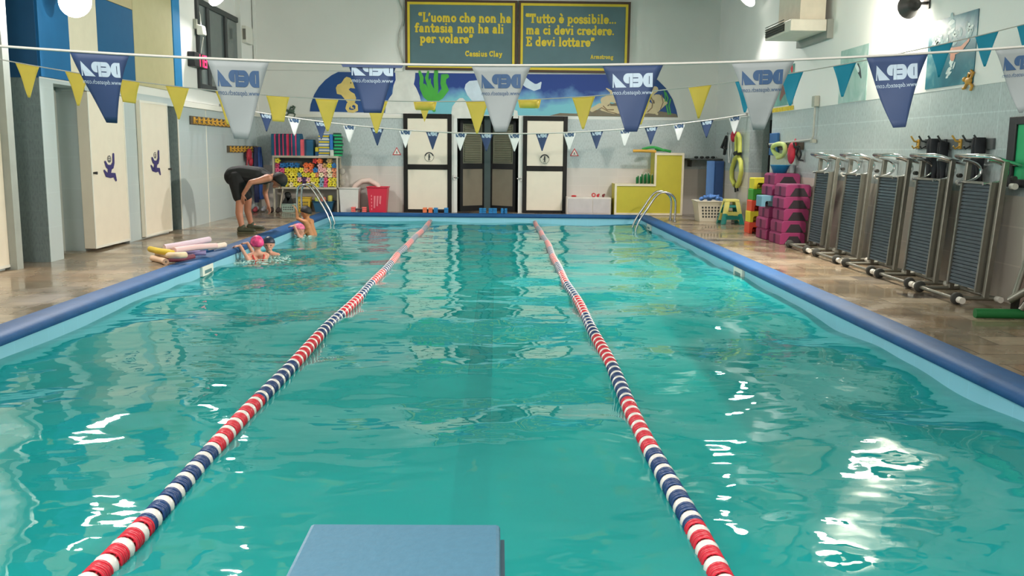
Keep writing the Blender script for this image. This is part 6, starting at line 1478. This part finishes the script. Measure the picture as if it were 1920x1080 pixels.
def cap_mesh(c, f, s, u, r, scale=1.08, front=.15, low=-.25):
    """swimming cap / hair: the upper part of a slightly larger skull"""
    m_ = MB(); n, k_ = 18, 9; c = Vector(c) + u*.1*r; vs = []; fs = []
    for i in range(k_ + 1):
        for j in range(n):
            a_ = 2*math.pi*j/n; lim = math.acos(max(-1, min(1, low + (front - low)*(.5 + .5*math.cos(a_)))))
            t_ = lim*i/k_; v = f*(math.sin(t_)*math.cos(a_)*1.0) + s*(math.sin(t_)*math.sin(a_)*.84) + u*(math.cos(t_)*1.0); vs.append(c + v*r*scale)
    for i in range(k_):
        for j in range(n): fs.append((i*n+j, (i+1)*n+j, (i+1)*n+(j+1) % n, i*n+(j+1) % n))
    m_.add(vs, fs, 0, True); return m_
def solidify(o, th): 
    q = o.modifiers.new('thickness', 'SOLIDIFY'); q.thickness = th; q.offset = 0
V = lambda px, py, y: at_y(px, py, y)

# the instructor, bending from the hips with his hand on his knee
YN_, YM_, YF_ = 14.36, 14.62, 14.90
SK1 = skin_mat('skin_tan', (182, 122, 96)); SHIRT = mat('tshirt_black', (24, 26, 28), .8, var=.15, scale=8); SHORTS = mat('shorts_black', (20, 21, 24), .8, var=.15, scale=8)
base = Vector((V(462, 430, YM_).x, YM_, 0)); per = thing('person', 'man in black t-shirt and shorts bending over the pool edge, one hand on his knee', 'person', base)
hipN, hipF = V(446, 342, YN_ + .13), V(447, 340, YF_ - .16)
kneeN, kneeF = V(450, 377, YN_ + .02), V(465, 373, YF_ - .06)
ankN, ankF = V(454, 427, YN_), V(471, 421, YF_)
pel = V(443, 331, YM_); wai = V(456, 326, YM_); che = V(484, 330, YM_); nek = V(506, 333, YM_); hed = V(523, 338, YM_)
shN, shF = V(503, 334, YM_ - .19), V(500, 337, YM_ + .19)
elN, wrN = V(470, 342, YN_ - .06), V(456, 364, YN_ - .05)
elF, wrF = V(497, 362, YF_ + .02), V(503, 384, YF_ - .02)
m_ = MB()
for dy in (-.075, .075):
    D = Vector((0, dy, 0)); m_.chain([pel + D, wai + D, che + D*1.3, nek + D*1.2], [.125, .115, .125, .07])
m_.cap(nek, hed, .062, .06)
m_.chain([hipN, kneeN + Vector((-.0, 0, .0)), kneeN*.55 + ankN*.45 + Vector((-.03, 0, 0)), ankN], [.105, .064, .058, .04]); m_.chain([hipF, kneeF, kneeF*.55 + ankF*.45 + Vector((-.03, 0, 0)), ankF], [.105, .064, .058, .04])
m_.cap(ankN, Vector((ankN.x+.1, ankN.y, .05)), .04, .035); m_.cap(ankF, Vector((ankF.x+.1, ankF.y, .05)), .04, .035)
m_.cap(che + Vector((.08, -.12, 0)), shN, .08, .062); m_.cap(che + Vector((.08, .12, 0)), shF, .08, .062)
m_.chain([shN, (shN*.5 + elN*.5) + Vector((0, 0, -.005)), elN, wrN], [.060, .052, .042, .029]); m_.chain([shF, shF*.5 + elF*.5, elF, wrF], [.058, .05, .042, .029])
hand(m_, wrN, (-.15, .1, -1), (.5, .8, 0), 1.0, .45); hand(m_, wrF, (.25, -.1, -1), (-.6, -.6, 0), 1.0, .5)
f, s_, u = head(m_, hed, (.45, 0, -.9), (.9, 0, .45), .108)
body = blob(m_, 'body', SK1, per, .0085, 4)
m_ = MB()
for dy in (-.08, .08):
    D = Vector((0, dy, 0)); m_.chain([pel + D + Vector((-.01, 0, .02)), wai + D, che + D*1.3, nek + D*1.1 + Vector((-.05, 0, 0))], [.145, .14, .146, .095])
m_.cap(che + Vector((.06, -.12, 0)), shN + Vector((-.02, .03, 0)), .1, .078); m_.cap(che + Vector((.06, .12, 0)), shF + Vector((-.02, -.03, 0)), .1, .078)
blob(m_, 'tshirt', SHIRT, per, .012, 5)
m_ = MB()
for hp, kn in ((hipN, kneeN), (hipF, kneeF)): m_.chain([hp + Vector((-.015, 0, .06)), hp*.25 + kn*.75], [.142, .105])
for dy in (-.08, .08): m_.chain([pel + Vector((-.015, dy, 0)), pel + Vector((.03, dy, .0))], [.152, .15])
blob(m_, 'shorts', SHORTS, per, .012, 5)
o = cap_mesh(hed, f, s_, u, .108, 1.14, .15, -.85).build('hair', mat('hair_black', (22, 20, 20), .7, var=.3, scale=40), per, recalc=False); solidify(o, .012)
eyes(hed, f, s_, u, .108, per)
SHOE = mat('shoe_olive', (62, 66, 50), .6, var=.2, scale=30); SOLE = mat('shoe_sole', (86, 84, 60), .6)
for ak in (ankN, ankF):
    m_ = MB(); h = Vector((ak.x - .03, ak.y, .062)); tq = Vector((ak.x + .185, ak.y - .02, .048)); m_.cap(h, tq, .05, .036); m_.cap(h + Vector((0, 0, .0)), Vector((ak.x + .01, ak.y, .105)), .05, .046)
    o = blob(m_, 'shoe', SHOE, per, .01, 3)
    m_ = MB(); c = (h + tq)/2; pl_ = [(h.x-.05+.05*(1-math.cos(a_*0)), 0)]
    out = [(h.x + .052*math.cos(a_), h.y + .048*math.sin(a_)) for a_ in np.linspace(math.pi/2, 3*math.pi/2, 8)] + [(tq.x + .045*math.cos(a_), tq.y + .044*math.sin(a_)) for a_ in np.linspace(-math.pi/2, math.pi/2, 8)]
    m_.prism(out, lambda a, b, d: (a, b, d), .002, .03); m_.build('sole', SOLE, o)

def child(label, H, face, arms, cap_rgb, cap_nm, skin, r=.092, cap_kind='swim_cap', suit=None, up=(0, 0, 1), lean=(0, 0, 0), tall=1.0, front=.25, low=-.35):
    H = Vector(H); fh = Vector((face[0], face[1], 0)).normalized(); side = fh.cross(Vector((0, 0, 1))); ln = Vector(lean)
    nk = H + Vector((0, 0, -.11)) - fh*.02; ch = H + Vector((0, 0, -.25)) + ln*.3; hp = H + Vector((0, 0, -.50)) + ln; zf = ZN + (ZF-ZN)*(H.y-PN)/(PF-PN)
    p = thing('person', label, 'person', (H.x, H.y, hp.z - .55))
    m_ = MB(); f, s, u = head(m_, H, face, up, r)
    m_.cap(H - u*.06, nk, .042, .042); sh = []
    for q in (-1, 1):
        so = nk + Vector((0, 0, -.055)) + side*q*.115 + ln*.15; sh.append(so); m_.cap(nk + Vector((0, 0, -.02)), so, .04, .042)
        m_.chain([so - side*q*.035 + Vector((0, 0, -.03)), ch + side*q*.05, hp + side*q*.045], [.06, .078, .075])
        kn = hp + side*q*.06 + Vector((0, 0, -.24)) + fh*.05; an = Vector((kn.x, kn.y, max(zf + .04, kn.z - .24))); m_.chain([hp + side*q*.055, kn, an, an + fh*.1], [.07, .046, .032, .028])
    for q, el, wr, hd, pn in arms:
        so = sh[0 if q < 0 else 1]; m_.chain([so, Vector(so)*.5 + Vector(el)*.5, el, wr], [.042, .035, .029, .022]); hand(m_, wr, hd, pn, .78, .8)
    blob(m_, 'body', skin, p, .0085, 4)
    o = cap_mesh(H, f, s, u, r, 1.1, front, low).build(cap_kind, mat(cap_nm, cap_rgb, .45 if cap_kind == 'swim_cap' else .6, var=.45 if 'floral' in cap_nm else .1, scale=22), p, recalc=False); solidify(o, .008)
    eyes(H, f, s, u, r, p)
    if suit:
        m0 = mat('swimsuit_' + suit[0], suit[1], .6); m_ = MB()
        for q in (-1, 1): m_.chain([hp + side*q*.045 + Vector((0, 0, -.03)), hp + side*q*.046 + Vector((0, 0, suit[2]))], [.082, .086])
        o = blob(m_, 'swimsuit', m0, p, .01, 4)
        if suit[3]:
            for q in (-1, 1):
                m_ = MB(); m_.tube([nk + side*q*.07 + Vector((0, 0, -.012)) + fh*.02, nk + side*q*.075 + Vector((0, 0, -.05)) - fh*.062, ch + side*q*.05 - fh*.083 + Vector((0, 0, .03)), ch + side*q*.035 - fh*.088 + Vector((0, 0, -.08))], .011, 6); m_.build('strap', m0, o)
    return p
SK2 = skin_mat('skin_fair', (214, 156, 134)); SK3 = skin_mat('skin_olive', (196, 134, 88))
down = (-.5, .1, -1)
yA = 12.25
child('child in a pink patterned cap and red-strapped swimsuit, seen from behind, holding the pool edge', V(482, 457, yA), (-.45, .9, 0),
      [(-1, (-3.33, yA - .14, -.15), (-3.43, yA - .15, .045), (-1, 0, -.05), (-.2, 0, -1)), (1, (-3.32, yA + .12, -.11), (-3.42, yA + .17, .05), (-1, 0, -.05), (-.2, 0, -1))],
      (226, 62, 124), 'cap_pink_floral', SK2, .093, suit=('red', (206, 66, 60), -.02, True), front=.1, low=-.45)
yB = 12.75
child('child in a dark navy cap behind the pink-capped child, only the head showing', V(504, 458, yB), (.2, -.95, -.1),
      [(-1, V(494, 486, yB), V(484, 484, yB + .12), (-.6, .5, 0), (0, 0, -1)), (1, V(520, 488, yB), V(524, 490, yB - .1), (0, -1, 0), (0, 0, -1))], (28, 42, 66), 'cap_navy', SK2, .092, front=.3, low=-.2)
yC = 15.5
child('child in a pink and white cap leaning down to the water by the pool edge', V(561, 431, yC), (-.75, -.6, -.35),
      [(-1, (-3.36, yC - .16, -.13), (-3.43, yC - .15, .045), (-1, 0, -.05), (-.2, 0, -1)), (1, (-3.35, yC + .12, -.11), (-3.42, yC + .14, .05), (-1, 0, -.05), (-.2, 0, -1))],
      (222, 104, 140), 'cap_rose_floral', SK2, .095, suit=('navy', (36, 48, 84), .05, False), front=.45, low=-.3)
yD = 15.95
child('dark-haired child with bare tanned back, standing waist-deep with one arm raised', V(574, 398, yD), (-.92, .3, -.25),
      [(-1, V(558, 410, yD - .08), V(556, 395, yD - .05), (-.35, .1, .9), (-.7, 0, .3)), (1, V(579, 428, yD - .1), V(570, 438, yD - .12), (-.5, -.2, -.6), (-.5, 0, -.5))],
      (26, 24, 26), 'hair_dark', SK3, .092, cap_kind='hair', suit=('purple', (58, 44, 84), .02, False), lean=(.12, 0, 0), front=.45, low=-.6)

# broken white water around the two nearer children
SPLASH = mat('splash_foam', (206, 236, 230), .12, var=.05, alpha=.55)
m_ = MB(); r3 = random.Random(11)
for i in range(230):
    k_ = r3.random(); 
    if k_ < .8: px, py = 440 + 105*r3.random(), 489 + r3.uniform(-5, 6); px, py = (px, py) if px < 500 else (px, py - 8*r3.random())
    else: px, py = 553 + 30*r3.random(), 444 + r3.uniform(-3, 5)
    c = at_z(px, py, WZ + .012); a_ = r3.uniform(.008, .034); m_.ball(c, (a_, a_*r3.uniform(.25, .8), 0.003 + .005*r3.random()), 7, 4, R=Matrix.Rotation(r3.uniform(0, 3), 3, 'Z'))
tag(m_.build('water_splash', SPLASH), 'white splashing water around the children at the left pool edge', 'splash', None, 'stuff')
